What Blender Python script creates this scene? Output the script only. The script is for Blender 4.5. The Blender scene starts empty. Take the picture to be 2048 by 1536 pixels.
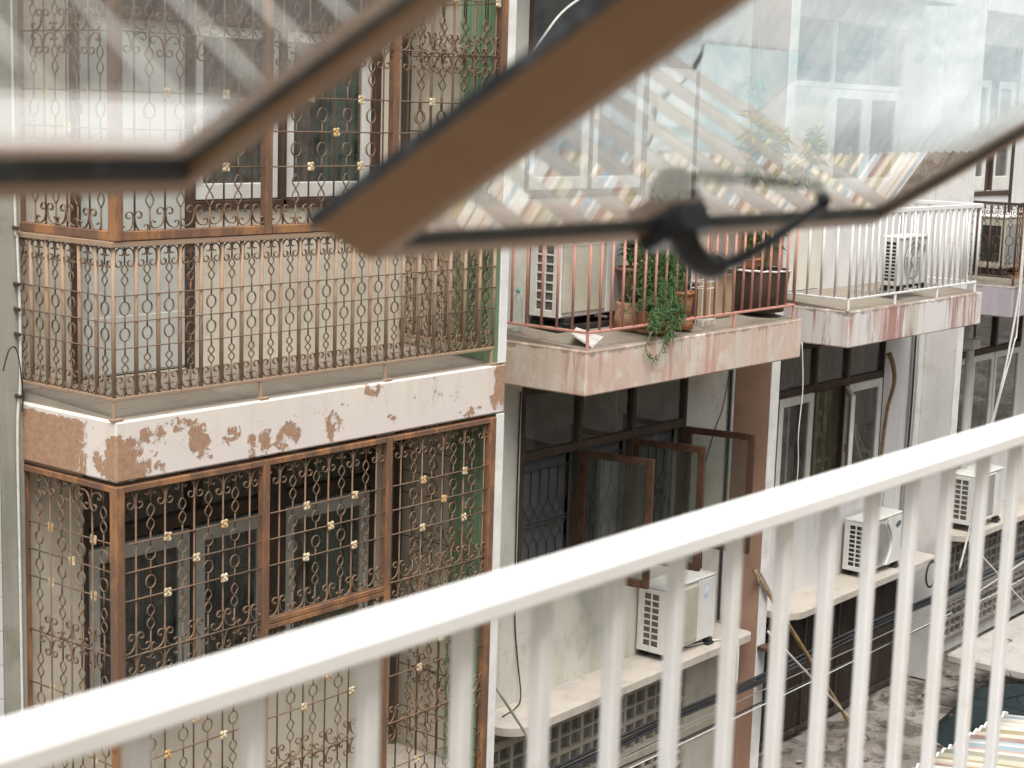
import bpy, math, random
from mathutils import Vector, Matrix
random.seed(7)
SC = bpy.context.scene
COL = SC.collection
CZ = 6.2                      # eye height above the ground; coordinates below are written relative to the eye, then lifted
PI = math.pi
ROOT = {}

# ------------------------------------------------------------------ mesh builder
class MB:
    def __init__(s): s.v = []; s.f = []; s.sm = False
    def add(s, vs, fs):
        n = len(s.v); s.v += [tuple(p) for p in vs]; s.f += [tuple(i + n for i in f) for f in fs]
        return s
    def box(s, x0, x1, y0, y1, z0, z1, c=0.0):
        if x0 > x1: x0, x1 = x1, x0
        if y0 > y1: y0, y1 = y1, y0
        if z0 > z1: z0, z1 = z1, z0
        if c <= 0:
            vs = [(x, y, z) for x in (x0, x1) for y in (y0, y1) for z in (z0, z1)]
            fs = [(0, 1, 3, 2), (4, 6, 7, 5), (0, 4, 5, 1), (2, 3, 7, 6), (0, 2, 6, 4), (1, 5, 7, 3)]
            return s.add(vs, fs)
        c = min(c, (x1 - x0) * .45, (y1 - y0) * .45, (z1 - z0) * .45)
        vs = []; idx = {}
        for i, x in enumerate((x0, x1)):
            for j, y in enumerate((y0, y1)):
                for k, z in enumerate((z0, z1)):
                    sx = c if i == 0 else -c; sy = c if j == 0 else -c; sz = c if k == 0 else -c
                    idx[(i, j, k, 0)] = len(vs); vs.append((x, y + sy, z + sz))
                    idx[(i, j, k, 1)] = len(vs); vs.append((x + sx, y, z + sz))
                    idx[(i, j, k, 2)] = len(vs); vs.append((x + sx, y + sy, z))
        I = idx; fs = []
        for i in (0, 1):
            fs.append([I[(i, 0, 0, 0)], I[(i, 0, 1, 0)], I[(i, 1, 1, 0)], I[(i, 1, 0, 0)]])
            fs.append([I[(0, i, 0, 1)], I[(0, i, 1, 1)], I[(1, i, 1, 1)], I[(1, i, 0, 1)]])
            fs.append([I[(0, 0, i, 2)], I[(0, 1, i, 2)], I[(1, 1, i, 2)], I[(1, 0, i, 2)]])
        for a in (0, 1):
            for b in (0, 1):
                fs.append([I[(a, b, 0, 0)], I[(a, b, 1, 0)], I[(a, b, 1, 1)], I[(a, b, 0, 1)]])
                fs.append([I[(a, 0, b, 0)], I[(a, 1, b, 0)], I[(a, 1, b, 2)], I[(a, 0, b, 2)]])
                fs.append([I[(0, a, b, 1)], I[(1, a, b, 1)], I[(1, a, b, 2)], I[(0, a, b, 2)]])
                for k in (0, 1):
                    fs.append([I[(a, b, k, 0)], I[(a, b, k, 1)], I[(a, b, k, 2)]])
        # orient outward
        cx, cy, cz = (x0 + x1) / 2, (y0 + y1) / 2, (z0 + z1) / 2
        out = []
        for f in fs:
            p = [Vector(vs[i]) for i in f]
            n = (p[1] - p[0]).cross(p[2] - p[0]); m = sum(p, Vector()) / len(p) - Vector((cx, cy, cz))
            out.append(tuple(f) if n.dot(m) > 0 else tuple(reversed(f)))
        return s.add(vs, out)
    def quad(s, a, b, c, d): return s.add([a, b, c, d], [(0, 1, 2, 3)])
    def tube2(s, pts, rn, ry, k=6, closed=False, y=0.0):
        """bar swept along a polyline (a,z) lying in the local XZ plane"""
        n = len(pts); rings = []
        for i in range(n):
            if closed: p0 = pts[(i - 1) % n]; p1 = pts[(i + 1) % n]
            else: p0 = pts[max(0, i - 1)]; p1 = pts[min(n - 1, i + 1)]
            tx, tz = p1[0] - p0[0], p1[1] - p0[1]; L = math.hypot(tx, tz) or 1
            nx, nz = -tz / L, tx / L
            r = []
            for j in range(k):
                t = 2 * PI * (j + .5) / k
                r.append((pts[i][0] + math.cos(t) * nx * rn, y + math.sin(t) * ry, pts[i][1] + math.cos(t) * nz * rn))
            rings.append(r)
        base = len(s.v)
        for r in rings: s.v += r
        m = n if closed else n - 1
        for i in range(m):
            a = base + i * k; b = base + ((i + 1) % n) * k
            for j in range(k):
                s.f.append((a + j, a + (j + 1) % k, b + (j + 1) % k, b + j))
        if not closed:
            s.f.append(tuple(base + j for j in range(k))[::-1]); s.f.append(tuple(base + (n - 1) * k + j for j in range(k)))
        return s
    def tube(s, pts, r, k=8, r1=None, caps=True):
        pts = [Vector(p) for p in pts]; n = len(pts); base = len(s.v)
        up = Vector((0, 0, 1)); prev = None
        for i in range(n):
            t = (pts[min(n - 1, i + 1)] - pts[max(0, i - 1)])
            if t.length < 1e-9: t = Vector((0, 0, 1))
            t.normalize()
            if prev is None:
                a = t.cross(up)
                if a.length < .05: a = t.cross(Vector((1, 0, 0)))
            else:
                a = prev - t * prev.dot(t)
                if a.length < 1e-4: a = t.cross(up)
            a.normalize(); prev = a; b = t.cross(a)
            rr = r if r1 is None else r + (r1 - r) * i / max(1, n - 1)
            for j in range(k):
                w = 2 * PI * (j + .5) / k
                s.v.append(tuple(pts[i] + (a * math.cos(w) + b * math.sin(w)) * rr))
        for i in range(n - 1):
            for j in range(k):
                p = base + i * k; q = p + k
                s.f.append((p + j, p + (j + 1) % k, q + (j + 1) % k, q + j))
        if caps:
            s.f.append(tuple(base + j for j in range(k))[::-1]); s.f.append(tuple(base + (n - 1) * k + j for j in range(k)))
        return s
    def lathe(s, c, prof, k=24, cap=True):
        base = len(s.v)
        for r, z in prof:
            for j in range(k):
                w = 2 * PI * j / k
                s.v.append((c[0] + r * math.cos(w), c[1] + r * math.sin(w), c[2] + z))
        for i in range(len(prof) - 1):
            for j in range(k):
                p = base + i * k; q = p + k
                s.f.append((p + j, p + (j + 1) % k, q + (j + 1) % k, q + j))
        if cap:
            s.f.append(tuple(base + j for j in range(k))[::-1])
            s.f.append(tuple(base + (len(prof) - 1) * k + j for j in range(k)))
        return s
    def mesh(s, name, mat, off=(0, 0, 0), smooth=False):
        me = bpy.data.meshes.new(name)
        me.from_pydata([(p[0] - off[0], p[1] - off[1], p[2] - off[2]) for p in s.v], [], s.f)
        me.update()
        if mat: me.materials.append(mat)
        if smooth:
            for p in me.polygons: p.use_smooth = True
        return me

def thing(name, label, cat, loc, group=None, rotz=0.0):
    o = bpy.data.objects.new(name, None); COL.objects.link(o)
    o.empty_display_size = .1
    o.location = loc; o.rotation_euler = (0, 0, rotz)
    o['label'] = label; o['category'] = cat
    if group: o['group'] = group
    ROOT[o.name] = tuple(loc)
    return o
def root_loc(p):
    while p.parent: p = p.parent
    return ROOT[p.name]
def part(name, mb, mat, parent, smooth=False, label=None):
    """a part whose vertices were written in scene coordinates"""
    o = bpy.data.objects.new(name, mb.mesh(name, mat, root_loc(parent), smooth)); COL.objects.link(o)
    o.parent = parent
    if label: o['label'] = label
    return o
def inst(name, me, parent, loc=(0, 0, 0), rotz=0.0, label=None):
    """a part sharing mesh data, placed in scene coordinates"""
    o = bpy.data.objects.new(name, me); COL.objects.link(o); r = root_loc(parent)
    o.parent = parent; o.location = (loc[0] - r[0], loc[1] - r[1], loc[2] - r[2]); o.rotation_euler = (0, 0, rotz)
    if label: o['label'] = label
    return o
def solo(name, mb, mat, label, cat, loc, group=None, smooth=False, kind=None):
    o = bpy.data.objects.new(name, mb.mesh(name, mat, loc, smooth)); COL.objects.link(o); o.location = loc
    ROOT[o.name] = tuple(loc)
    if kind: o['kind'] = kind
    if label: o['label'] = label
    if cat: o['category'] = cat
    if group: o['group'] = group
    return o

# ------------------------------------------------------------------ materials
class NT:
    def __init__(s, name):
        s.m = bpy.data.materials.new(name); s.m.use_nodes = True
        s.t = s.m.node_tree; s.n = s.t.nodes; s.l = s.t.links
        for x in list(s.n): s.n.remove(x)
        s.out = s.n.new('ShaderNodeOutputMaterial')
        s.pos = s.n.new('ShaderNodeNewGeometry').outputs['Position']
    def new(s, t, **k):
        x = s.n.new(t)
        for a, b in k.items(): setattr(x, a, b)
        return x
    def link(s, a, b): s.l.new(a, b)
    def val(s, inp, v):
        if hasattr(v, 'is_output') or isinstance(v, bpy.types.NodeSocket): s.l.new(v, inp)
        else: inp.default_value = v
    def math(s, op, a, b=None, c=None, clamp=False):
        x = s.new('ShaderNodeMath', operation=op); x.use_clamp = clamp
        s.val(x.inputs[0], a)
        if b is not None: s.val(x.inputs[1], b)
        if c is not None: s.val(x.inputs[2], c)
        return x.outputs[0]
    def mapped(s, scale, off=(0, 0, 0)):
        x = s.new('ShaderNodeMapping'); s.link(s.pos, x.inputs['Vector'])
        x.inputs['Scale'].default_value = scale; x.inputs['Location'].default_value = off
        return x.outputs[0]
    def noise(s, scale=(1, 1, 1), off=(0, 0, 0), detail=6, rough=.6, dist=0.0):
        x = s.new('ShaderNodeTexNoise'); s.link(s.mapped(scale, off), x.inputs['Vector'])
        x.inputs['Scale'].default_value = 1; x.inputs['Detail'].default_value = detail
        x.inputs['Roughness'].default_value = rough; x.inputs['Distortion'].default_value = dist
        return x.outputs['Fac']
    def step(s, v, lo, hi):
        x = s.new('ShaderNodeMapRange', interpolation_type='SMOOTHSTEP'); s.val(x.inputs['Value'], v)
        x.inputs['From Min'].default_value = lo; x.inputs['From Max'].default_value = hi
        return x.outputs['Result']
    def mix(s, f, a, b):
        x = s.new('ShaderNodeMix', data_type='RGBA')
        s.val(x.inputs['Factor'], f)
        for i, v in ((6, a), (7, b)):
            if isinstance(v, tuple): x.inputs[i].default_value = (v[0], v[1], v[2], 1)
            else: s.link(v, x.inputs[i])
        return x.outputs[2]
    def axis(s, i):
        x = s.new('ShaderNodeSeparateXYZ'); s.link(s.pos, x.inputs[0]); return x.outputs[i]
    def blob(s, c, r):
        """1 at c falling to 0 at ellipsoid radii r (scene coordinates)"""
        if not hasattr(s, 'wp'):
            nz = s.new('ShaderNodeTexNoise'); s.link(s.pos, nz.inputs['Vector']); nz.inputs['Scale'].default_value = 6.5; nz.inputs['Detail'].default_value = 6; nz.inputs['Roughness'].default_value = .62
            v1 = s.new('ShaderNodeVectorMath', operation='SUBTRACT'); s.link(nz.outputs['Color'], v1.inputs[0]); v1.inputs[1].default_value = (.5, .5, .5)
            v2 = s.new('ShaderNodeVectorMath', operation='MULTIPLY_ADD'); s.link(v1.outputs[0], v2.inputs[0]); v2.inputs[1].default_value = (.42, .2, .34); s.link(s.pos, v2.inputs[2])
            s.wp = v2.outputs[0]
        m = s.new('ShaderNodeVectorMath', operation='SUBTRACT'); s.link(s.wp, m.inputs[0]); m.inputs[1].default_value = (c[0], c[1], c[2] + CZ)
        d = s.new('ShaderNodeVectorMath', operation='DIVIDE'); s.link(m.outputs[0], d.inputs[0]); d.inputs[1].default_value = r
        l = s.new('ShaderNodeVectorMath', operation='LENGTH'); s.link(d.outputs[0], l.inputs[0])
        return s.math('SUBTRACT', 1.0, l.outputs['Value'], clamp=True)
    def finish(s, col, rough=.8, bump=None, bstr=.3, metal=0.0, spec=.4, bdist=.01):
        p = s.new('ShaderNodeBsdfPrincipled')
        if isinstance(col, tuple): p.inputs['Base Color'].default_value = (*col, 1)
        else: s.link(col, p.inputs['Base Color'])
        s.val(p.inputs['Roughness'], rough)
        p.inputs['Metallic'].default_value = metal
        p.inputs['Specular IOR Level'].default_value = spec
        if bump is not None:
            b = s.new('ShaderNodeBump'); b.inputs['Strength'].default_value = bstr; b.inputs['Distance'].default_value = bdist
            s.link(bump, b.inputs['Height']); s.link(b.outputs[0], p.inputs['Normal'])
        s.link(p.outputs[0], s.out.inputs[0])
        s.p = p
        return s.m
def plain(name, col, rough=.6, var=.12, sc=6, metal=0.0, spec=.4, dirt=None, dsc=(3, 3, 1.2), dlo=.55, dhi=.75, bump=True, off=0):
    t = NT(name)
    n = t.noise((sc, sc, sc), (off, 0, 0), 8, .65)
    d = tuple(max(0, c * (1 - 2.2 * var)) for c in col); l = tuple(min(1, c * (1 + var)) for c in col)
    c = t.mix(t.step(n, .25, .75), d, l)
    if dirt:
        m = t.noise(dsc, (off + 3, 5, 1), 8, .7)
        c = t.mix(t.step(m, dlo, dhi), c, dirt)
    fine = t.noise((60, 60, 60), (0, 0, 0), 4, .7)
    return t.finish(c, rough, fine if bump else None, .25, metal, spec, .004)
def stucco(name, col, dirt, streak, green=None, off=0.0, streak_amt=.8):
    """painted plaster: blotches, rain streaks, hairline cracks"""
    t = NT(name)
    big = t.noise((.9, .9, .8), (off, 0, 0), 6, .6)
    med = t.noise((4, 4, 3.2), (off, 2, 0), 8, .68)
    c = t.mix(t.step(big, .3, .7), tuple(x * .9 for x in col), tuple(min(.9, x * 1.06) for x in col))
    c = t.mix(t.math('MULTIPLY', t.step(med, .5, .74), .75), c, dirt)
    st = t.noise((9, 9, .45), (off, 1, 0), 7, .62)
    c = t.mix(t.math('MULTIPLY', t.step(st, .53, .72), streak_amt * .6), c, streak)
    if green:
        g = t.noise((2.2, 2.2, 1.4), (off + 7, 1, 3), 7, .6)
        c = t.mix(t.math('MULTIPLY', t.step(g, .52, .70), .7), c, green)
    vo = t.new('ShaderNodeTexVoronoi', feature='DISTANCE_TO_EDGE'); 
    mp = t.new('ShaderNodeMapping'); t.link(t.pos, mp.inputs[0]); mp.inputs['Scale'].default_value = (.8, .8, .9)
    nz = t.new('ShaderNodeTexNoise'); t.link(t.pos, nz.inputs['Vector']); nz.inputs['Scale'].default_value = 2.5; nz.inputs['Detail'].default_value = 6
    ad = t.new('ShaderNodeVectorMath', operation='ADD'); t.link(mp.outputs[0], ad.inputs[0]); t.link(nz.outputs['Color'], ad.inputs[1]); t.link(ad.outputs[0], vo.inputs['Vector'])
    vo.inputs['Scale'].default_value = 1
    crack = t.step(vo.outputs['Distance'], .006, .0)
    br = t.step(t.noise((1.3, 1.3, 1.3), (off, 9, 0), 3, .5), .5, .62)
    c = t.mix(t.math('MULTIPLY', t.math('MULTIPLY', crack, br), .4), c, tuple(x * .35 for x in col))
    fine = t.noise((38, 38, 38), (0, 0, 0), 6, .7)
    h = t.math('ADD', t.math('MULTIPLY', med, 1.5), fine)
    return t.finish(c, .88, h, .22, 0, .3, .006)
def rusty(name, paint, rust, dark, lo=.45, hi=.62, rough=.75, sc=9, off=0):
    t = NT(name)
    n = t.noise((sc, sc, sc * .35), (off, 0, 0), 8, .7)
    m = t.noise((sc * 3, sc * 3, sc), (off, 4, 0), 8, .7)
    c = t.mix(t.step(n, lo, hi), paint, rust)
    c = t.mix(t.math('MULTIPLY', t.step(m, .56, .7), .8), c, dark)
    fine = t.noise((90, 90, 90), (0, 0, 0), 4, .7)
    return t.finish(c, rough, t.math('ADD', fine, n), .35, .0, .35, .004)

M = {}
M['wall_cream'] = stucco('cream_plaster', (.70, .645, .53), (.50, .44, .33), (.46, .42, .34), None, 1.3, .5)
M['wall_grey'] = stucco('pale_grey_plaster', (.62, .60, .53), (.42, .38, .30), (.40, .39, .34), (.42, .44, .36), 5.1)
M['wall_white'] = stucco('white_plaster', (.70, .69, .67), (.52, .49, .43), (.47, .46, .43), None, 9.7, .7)
M['column_grey'] = stucco('weathered_grey_column', (.36, .345, .29), (.22, .195, .145), (.22, .205, .165), (.23, .255, .205), 2.2)
M['pillar_pink'] = stucco('brown_pink_pillar', (.40, .245, .18), (.30, .18, .125), (.47, .30, .24), None, 3.9, .5)
M['pillar_pale'] = stucco('pink_wash', (.60, .47, .42), (.50, .36, .31), (.55, .46, .42), None, 6.9, .5)
M['edge_white'] = plain('white_edge_paint', (.78, .77, .73), .7, .08, 5, dirt=(.55, .5, .42), dlo=.58, dhi=.75)
M['ledge'] = stucco('stained_ledge_concrete', (.52, .47, .405), (.33, .28, .23), (.30, .28, .255), (.36, .35, .34), 4.4, .5)
M['base_wall'] = stucco('dirty_base_wall', (.46, .43, .35), (.28, .25, .2), (.25, .23, .19), (.3, .31, .25), 8.3)  # darker mottled plaster for string courses and canopy posts
M['green_board'] = None

def green_board():
    t = NT('green_painted_boards')
    y = t.axis(1)
    w = t.math('FRACT', t.math('MULTIPLY', y, 11.0))
    groove = t.step(t.math('ABSOLUTE', t.math('SUBTRACT', w, .5)), .46, .5)
    n = t.noise((5, 9, .8), (2, 0, 0), 7, .6)
    c = t.mix(t.step(n, .3, .72), (.22, .36, .215), (.28, .45, .27))
    c = t.mix(t.math('MULTIPLY', t.step(t.noise((14, 14, 3), (0, 1, 0), 8, .7), .6, .75), .6), c, (.22, .24, .17))
    c = t.mix(t.math('MULTIPLY', groove, .8), c, (.03, .06, .03))
    return t.finish(c, .7, t.math('SUBTRACT', n, groove), .4, 0, .35, .01)
M['green_board'] = green_board()

def slab_peel():
    t = NT('peeling_white_paint')
    edge = t.noise((8, 8, 8), (1, 0, 0), 12, .72, 1.2)
    fine = t.noise((34, 34, 34), (5, 0, 0), 8, .75)
    blobs = [((5.69, 7.2, -1.95), (.30, .3, .20), 1.5), ((5.84, 7.2, -1.80), (.16, .3, .12), 1.0), ((5.90, 7.2, -2.0), (.2, .3, .10), .9),
             ((6.22, 7.2, -1.87), (.14, .3, .15), 1.0), ((6.44, 7.2, -1.88), (.10, .3, .10), .85), ((6.70, 7.2, -1.95), (.14, .3, .14), 1.1), ((6.90, 7.2, -1.94), (.15, .3, .14), 1.1), ((6.8, 7.2, -2.0), (.2, .3, .05), 1.1),
             ((7.27, 7.2, -1.97), (.10, .3, .14), .95), ((7.62, 7.2, -1.76), (.10, .3, .08), .95), ((7.78, 7.2, -1.93), (.06, .3, .06), 1.0),
             ((8.90, 7.2, -1.83), (.18, .4, .26), 1.2), ((8.55, 7.2, -2.0), (.14, .3, .07), .8), ((8.3, 7.2, -1.83), (.4, .3, .12), .45), ((6.1, 7.2, -1.76), (.3, .3, .04), .7),
             ((7.3, 7.2, -1.80), (.9, .3, .1), .32)]
    f = None
    for c, r, a in blobs:
        b = t.math('MULTIPLY', t.blob(c, r), a)
        f = b if f is None else t.math('MAXIMUM', f, b)
    # the return face towards the viewer's left lost most of its coat
    y = t.axis(1); z = t.axis(2)
    side = t.math('MULTIPLY', t.step(y, 7.36, 7.58), .9)
    zs = t.step(z, CZ - 1.70, CZ - 1.76)
    side = t.math('MULTIPLY', side, zs)
    f = t.math('MAXIMUM', f, side)
    s = t.math('ADD', f, t.math('MULTIPLY', t.math('SUBTRACT', edge, .5), 2.5))
    s = t.math('ADD', s, t.math('MULTIPLY', t.math('SUBTRACT', fine, .5), .9))
    peel = t.step(s, .50, .525); rim = t.math('SUBTRACT', t.step(s, .44, .50), peel, clamp=True)
    big = t.noise((2.5, 2.5, 1.2), (4, 0, 0), 6, .6)
    paint = t.mix(t.step(big, .35, .68), (.74, .675, .58), (.70, .625, .585))
    st = t.noise((7, 7, .5), (1, 2, 0), 7, .6)
    paint = t.mix(t.math('MULTIPLY', t.step(st, .5, .75), .5), paint, (.56, .50, .38))
    lowpink = t.step(z, CZ - 1.83, CZ - 2.03)
    paint = t.mix(t.math('MULTIPLY', lowpink, .6), paint, (.72, .63, .61))
    bare = t.mix(t.step(fine, .3, .7), (.31, .185, .115), (.45, .285, .185))
    under = t.mix(t.step(t.noise((5, 5, 5), (8, 1, 0), 5, .6), .52, .62), paint, (.70, .64, .58))
    c = t.mix(t.math('MULTIPLY', rim, .6), under, (.80, .77, .72))
    c = t.mix(peel, c, bare)
    spots = t.step(t.noise((26, 26, 22), (9, 0, 0), 4, .6), .70, .74)
    c = t.mix(t.math('MULTIPLY', spots, .8), c, (.16, .13, .10))
    h = t.math('ADD', t.math('MULTIPLY', rim, .5), t.math('ADD', t.math('MULTIPLY', peel, -1.0), t.math('MULTIPLY', fine, .35)))
    return t.finish(c, .82, h, .6, 0, .3, .008)
M['slab_peel'] = slab_peel()

def slab_pink(name, base, alt, pale, drip, black, seed, drip_lo=.55, black_lo=.66, pale_lo=.52, bands=.8):
    t = NT(name)
    a = t.noise((1.6, 1.6, 1.3), (seed, 0, 0), 8, .65)
    b = t.noise((3.4, 3.4, 2.4), (seed, 3, 0), 9, .68, .5)
    c = t.mix(t.step(a, .3, .7), base, alt)
    c = t.mix(t.step(b, pale_lo, pale_lo + .1), c, pale)
    band = t.noise((1.9, 1.9, .12), (seed + 4, 3, 0), 4, .55, .3)
    band2 = t.noise((2.7, 2.7, .15), (seed + 13, 7, 2), 4, .55, .3)
    c = t.mix(t.math('MULTIPLY', t.step(band, .52, .56), bands), c, pale)
    c = t.mix(t.math('MULTIPLY', t.step(band2, .55, .60), bands * .7), c, tuple(.75 * pale[i] * (.95, .9, .78)[i] for i in range(3)))
    st0 = t.noise((18, 18, 1.2), (seed, 1, 0), 9, .68)
    st = t.math('ADD', st0, t.math('MULTIPLY', t.math('SUBTRACT', .5, band), .55))
    z = t.axis(2)
    c = t.mix(t.math('MULTIPLY', t.step(st, drip_lo, drip_lo + .1), .75), c, drip)
    bk = t.noise((16, 16, 1.6), (seed + 2, 6, 0), 9, .75)
    big = t.step(t.noise((1.5, 1.5, .6), (seed + 9, 2, 0), 3, .5), .5, .62)
    bb = t.math('MULTIPLY', t.step(bk, black_lo - .14, black_lo), big)
    c = t.mix(t.math('MULTIPLY', bb, .85), c, black)
    top = t.step(z, CZ - 1.80, CZ - 1.70)
    tn = t.step(t.math('ADD', t.math('MULTIPLY', top, .4), t.noise((6, 6, 9), (seed, 8, 1), 8, .7)), .76, .9)
    c = t.mix(t.math('MULTIPLY', tn, .7), c, (.22, .17, .13))
    fine = t.noise((40, 40, 40), (0, 0, 0), 6, .7)
    return t.finish(c, .86, t.math('ADD', fine, t.math('MULTIPLY', b, 1.5)), .4, 0, .3, .006)
M['slab_pink'] = slab_pink('worn_pink_plaster', (.57, .40, .325), (.60, .47, .395), (.63, .56, .475), (.50, .29, .225), (.17, .14, .11), 2.0, .56, .66, .48, .3)
M['slab_red'] = slab_pink('red_streaked_white_paint', (.64, .58, .54), (.58, .44, .395), (.70, .67, .64), (.34, .15, .115), (.085, .068, .055), 11.0, .50, .53, .50, .9)
M['slab_lilac'] = slab_pink('grey_lilac_paint', (.36, .33, .36), (.42, .38, .41), (.44, .41, .43), (.30, .26, .27), (.12, .11, .11), 21.0, .6, .72, .56)
M['slab_top'] = stucco('stained_balcony_floor', (.29, .25, .20), (.18, .15, .12), (.22, .19, .15), (.36, .32, .27), 12.0, .3)

M['iron_post'] = rusty('rusty_brown_post', (.165, .092, .058), (.34, .165, .07), (.085, .05, .038), .45, .62, .7, 5)
M['iron_bar'] = rusty('brown_painted_iron', (.165, .112, .072), (.23, .135, .075), (.08, .055, .038), .48, .66, .75, 16)
M['iron_rail'] = rusty('faded_red_brown_tube', (.335, .235, .16), (.375, .235, .14), (.20, .13, .09), .47, .72, .65, 6)
M['iron_pink'] = rusty('pink_primer_tube', (.52, .26, .21), (.44, .20, .13), (.24, .12, .085), .5, .7, .6, 7)
M['iron_white'] = rusty('white_painted_tube', (.74, .74, .72), (.62, .62, .6), (.4, .36, .3), .5, .85, .5, 5)
M['iron_black'] = rusty('dark_brown_iron', (.06, .045, .035), (.11, .06, .035), (.03, .025, .02), .45, .65, .7, 9)
M['iron_green'] = plain('faded_green_grille', (.16, .30, .22), .7, .15, 12)
M['iron_greyrod'] = plain('pale_window_bars', (.085, .083, .08), .7, .1, 12)
def flower(name, a, b):
    t = NT(name)
    n = t.noise((30, 30, 30), (0, 0, 0), 6, .7)
    c = t.mix(t.step(n, .42, .62), a, b)
    return t.finish(c, .6, n, .4, 0, .4, .004)
M['flower_cream'] = flower('cream_enamel_flower', (.60, .52, .36), (.36, .22, .11))
M['flower_white'] = flower('white_enamel_flower', (.68, .60, .43), (.44, .29, .14))
M['flower_orange'] = flower('orange_enamel_flower', (.44, .24, .10), (.60, .46, .24))
M['flower_dark'] = flower('rusted_flower', (.10, .06, .04), (.2, .11, .06))
M['wood_brown'] = plain('dark_brown_joinery', (.085, .05, .034), .6, .2, 9, dirt=(.16, .1, .07))
M['wood_red'] = plain('varnished_red_wood', (.088, .045, .027), .4, .22, 10, dirt=(.05, .024, .016), dsc=(5, 5, 14))
M['frame_white'] = plain('white_window_paint', (.72, .71, .66), .55, .07, 5, dirt=(.50, .46, .38), dlo=.6, dhi=.8)
M['frame_grey'] = plain('shaded_window_paint', (.50, .50, .45), .6, .1, 5, dirt=(.33, .32, .27), dlo=.55, dhi=.8)  # grey-white paint, set darker for the shade under the balcony
M['door_grey'] = plain('pale_grey_door', (.58, .60, .55), .5, .06, 3, dirt=(.48, .47, .4), dsc=(2, 2, .8))
M['door_cream'] = plain('cream_door', (.70, .67, .58), .55, .06, 3, dirt=(.5, .46, .36), dsc=(2, 2, 3))
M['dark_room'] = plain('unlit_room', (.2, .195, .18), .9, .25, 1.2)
def curtain(name, a, b, sc):
    t = NT(name)
    n = t.noise((sc, sc, .5), (0, 0, 0), 4, .5)
    k = t.noise((14, 14, 9), (3, 0, 0), 6, .6)
    c = t.mix(t.step(n, .35, .65), a, b)
    c = t.mix(t.math('MULTIPLY', t.step(k, .52, .6), .45), c, tuple(min(1, x * 1.5) for x in b))
    return t.finish(c, .9, n, .3, 0, .2, .01)
M['curtain_grey'] = curtain('grey_net_curtain', (.20, .20, .19), (.40, .40, .38), 22)
M['curtain_leaf'] = curtain('leaf_pattern_curtain', (.13, .115, .08), (.30, .27, .19), 9)
M['curtain_dark'] = curtain('dark_curtain', (.15, .145, .13), (.27, .26, .235), 18)
M['screen'] = plain('grey_insect_screen', (.115, .118, .12), .9, .12, 5, dirt=(.19, .185, .17), dsc=(3, 3, 1))
M['ac_white'] = plain('white_ac_casing', (.71, .705, .665), .5, .06, 3, dirt=(.45, .39, .29), dsc=(11, 11, 1.4), dlo=.54, dhi=.82)
M['ac_beige'] = plain('yellowed_ac_front', (.52, .48, .385), .5, .08, 3, dirt=(.42, .37, .28), dsc=(10, 10, 1.5), dlo=.5, dhi=.8)
M['ac_fin'] = plain('dusty_ac_fins', (.15, .13, .105), .8, .25, 40)
M['ac_black'] = plain('dark_ac_inside', (.035, .034, .03), .7, .25, 20)
M['ac_grey'] = plain('grey_ac_front', (.33, .325, .315), .5, .06, 3, dirt=(.28, .26, .24))
M['rubber'] = plain('black_rubber', (.035, .034, .033), .6, .2, 12)
M['sticker'] = plain('pale_blue_sticker', (.62, .68, .74), .5, .08, 20, dirt=(.40, .48, .58), dsc=(30, 30, 40), dlo=.5, dhi=.55)
M['sticker_white'] = plain('white_sticker', (.72, .76, .8), .5, .03, 9)
M['badge'] = plain('dark_badge', (.10, .12, .15), .4, .2, 30)
M['sash'] = None
M['gasket'] = plain('black_gasket', (.03, .032, .035), .55, .25, 30, dirt=(.10, .11, .12), dsc=(14, 14, 14), dlo=.5, dhi=.7)
M['latch'] = plain('black_latch_metal', (.028, .030, .033), .28, .2, 20, metal=.5)
def sash():
    t = NT('bronze_anodised_sash')
    n = t.noise((4, 4, 4), (0, 0, 0), 5, .6)
    c = t.mix(t.step(n, .3, .7), (.20, .112, .056), (.26, .152, .082))
    return t.finish(c, .42, t.noise((120, 120, 120), (0, 0, 0), 3, .6), .1, .25, .5, .002)
M['sash'] = sash()
def rail_paint():
    t = NT('brushed_white_enamel')
    n = t.noise((5, 5, 5), (0, 0, 0), 6, .6); g = t.noise((24, 24, 24), (3, 0, 0), 8, .7); s = t.noise((70, 70, 50), (1, 5, 0), 5, .6)
    c = t.mix(t.step(n, .3, .7), (.80, .785, .74), (.86, .855, .84))
    c = t.mix(t.math('MULTIPLY', t.step(g, .56, .74), .4), c, (.60, .55, .46))
    c = t.mix(t.math('MULTIPLY', t.step(s, .72, .76), .8), c, (.36, .22, .13))
    return t.finish(c, .42, t.noise((160, 160, 40), (0, 0, 0), 5, .7), .25, 0, .45, .002)
M['rail_white'] = rail_paint()
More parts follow.
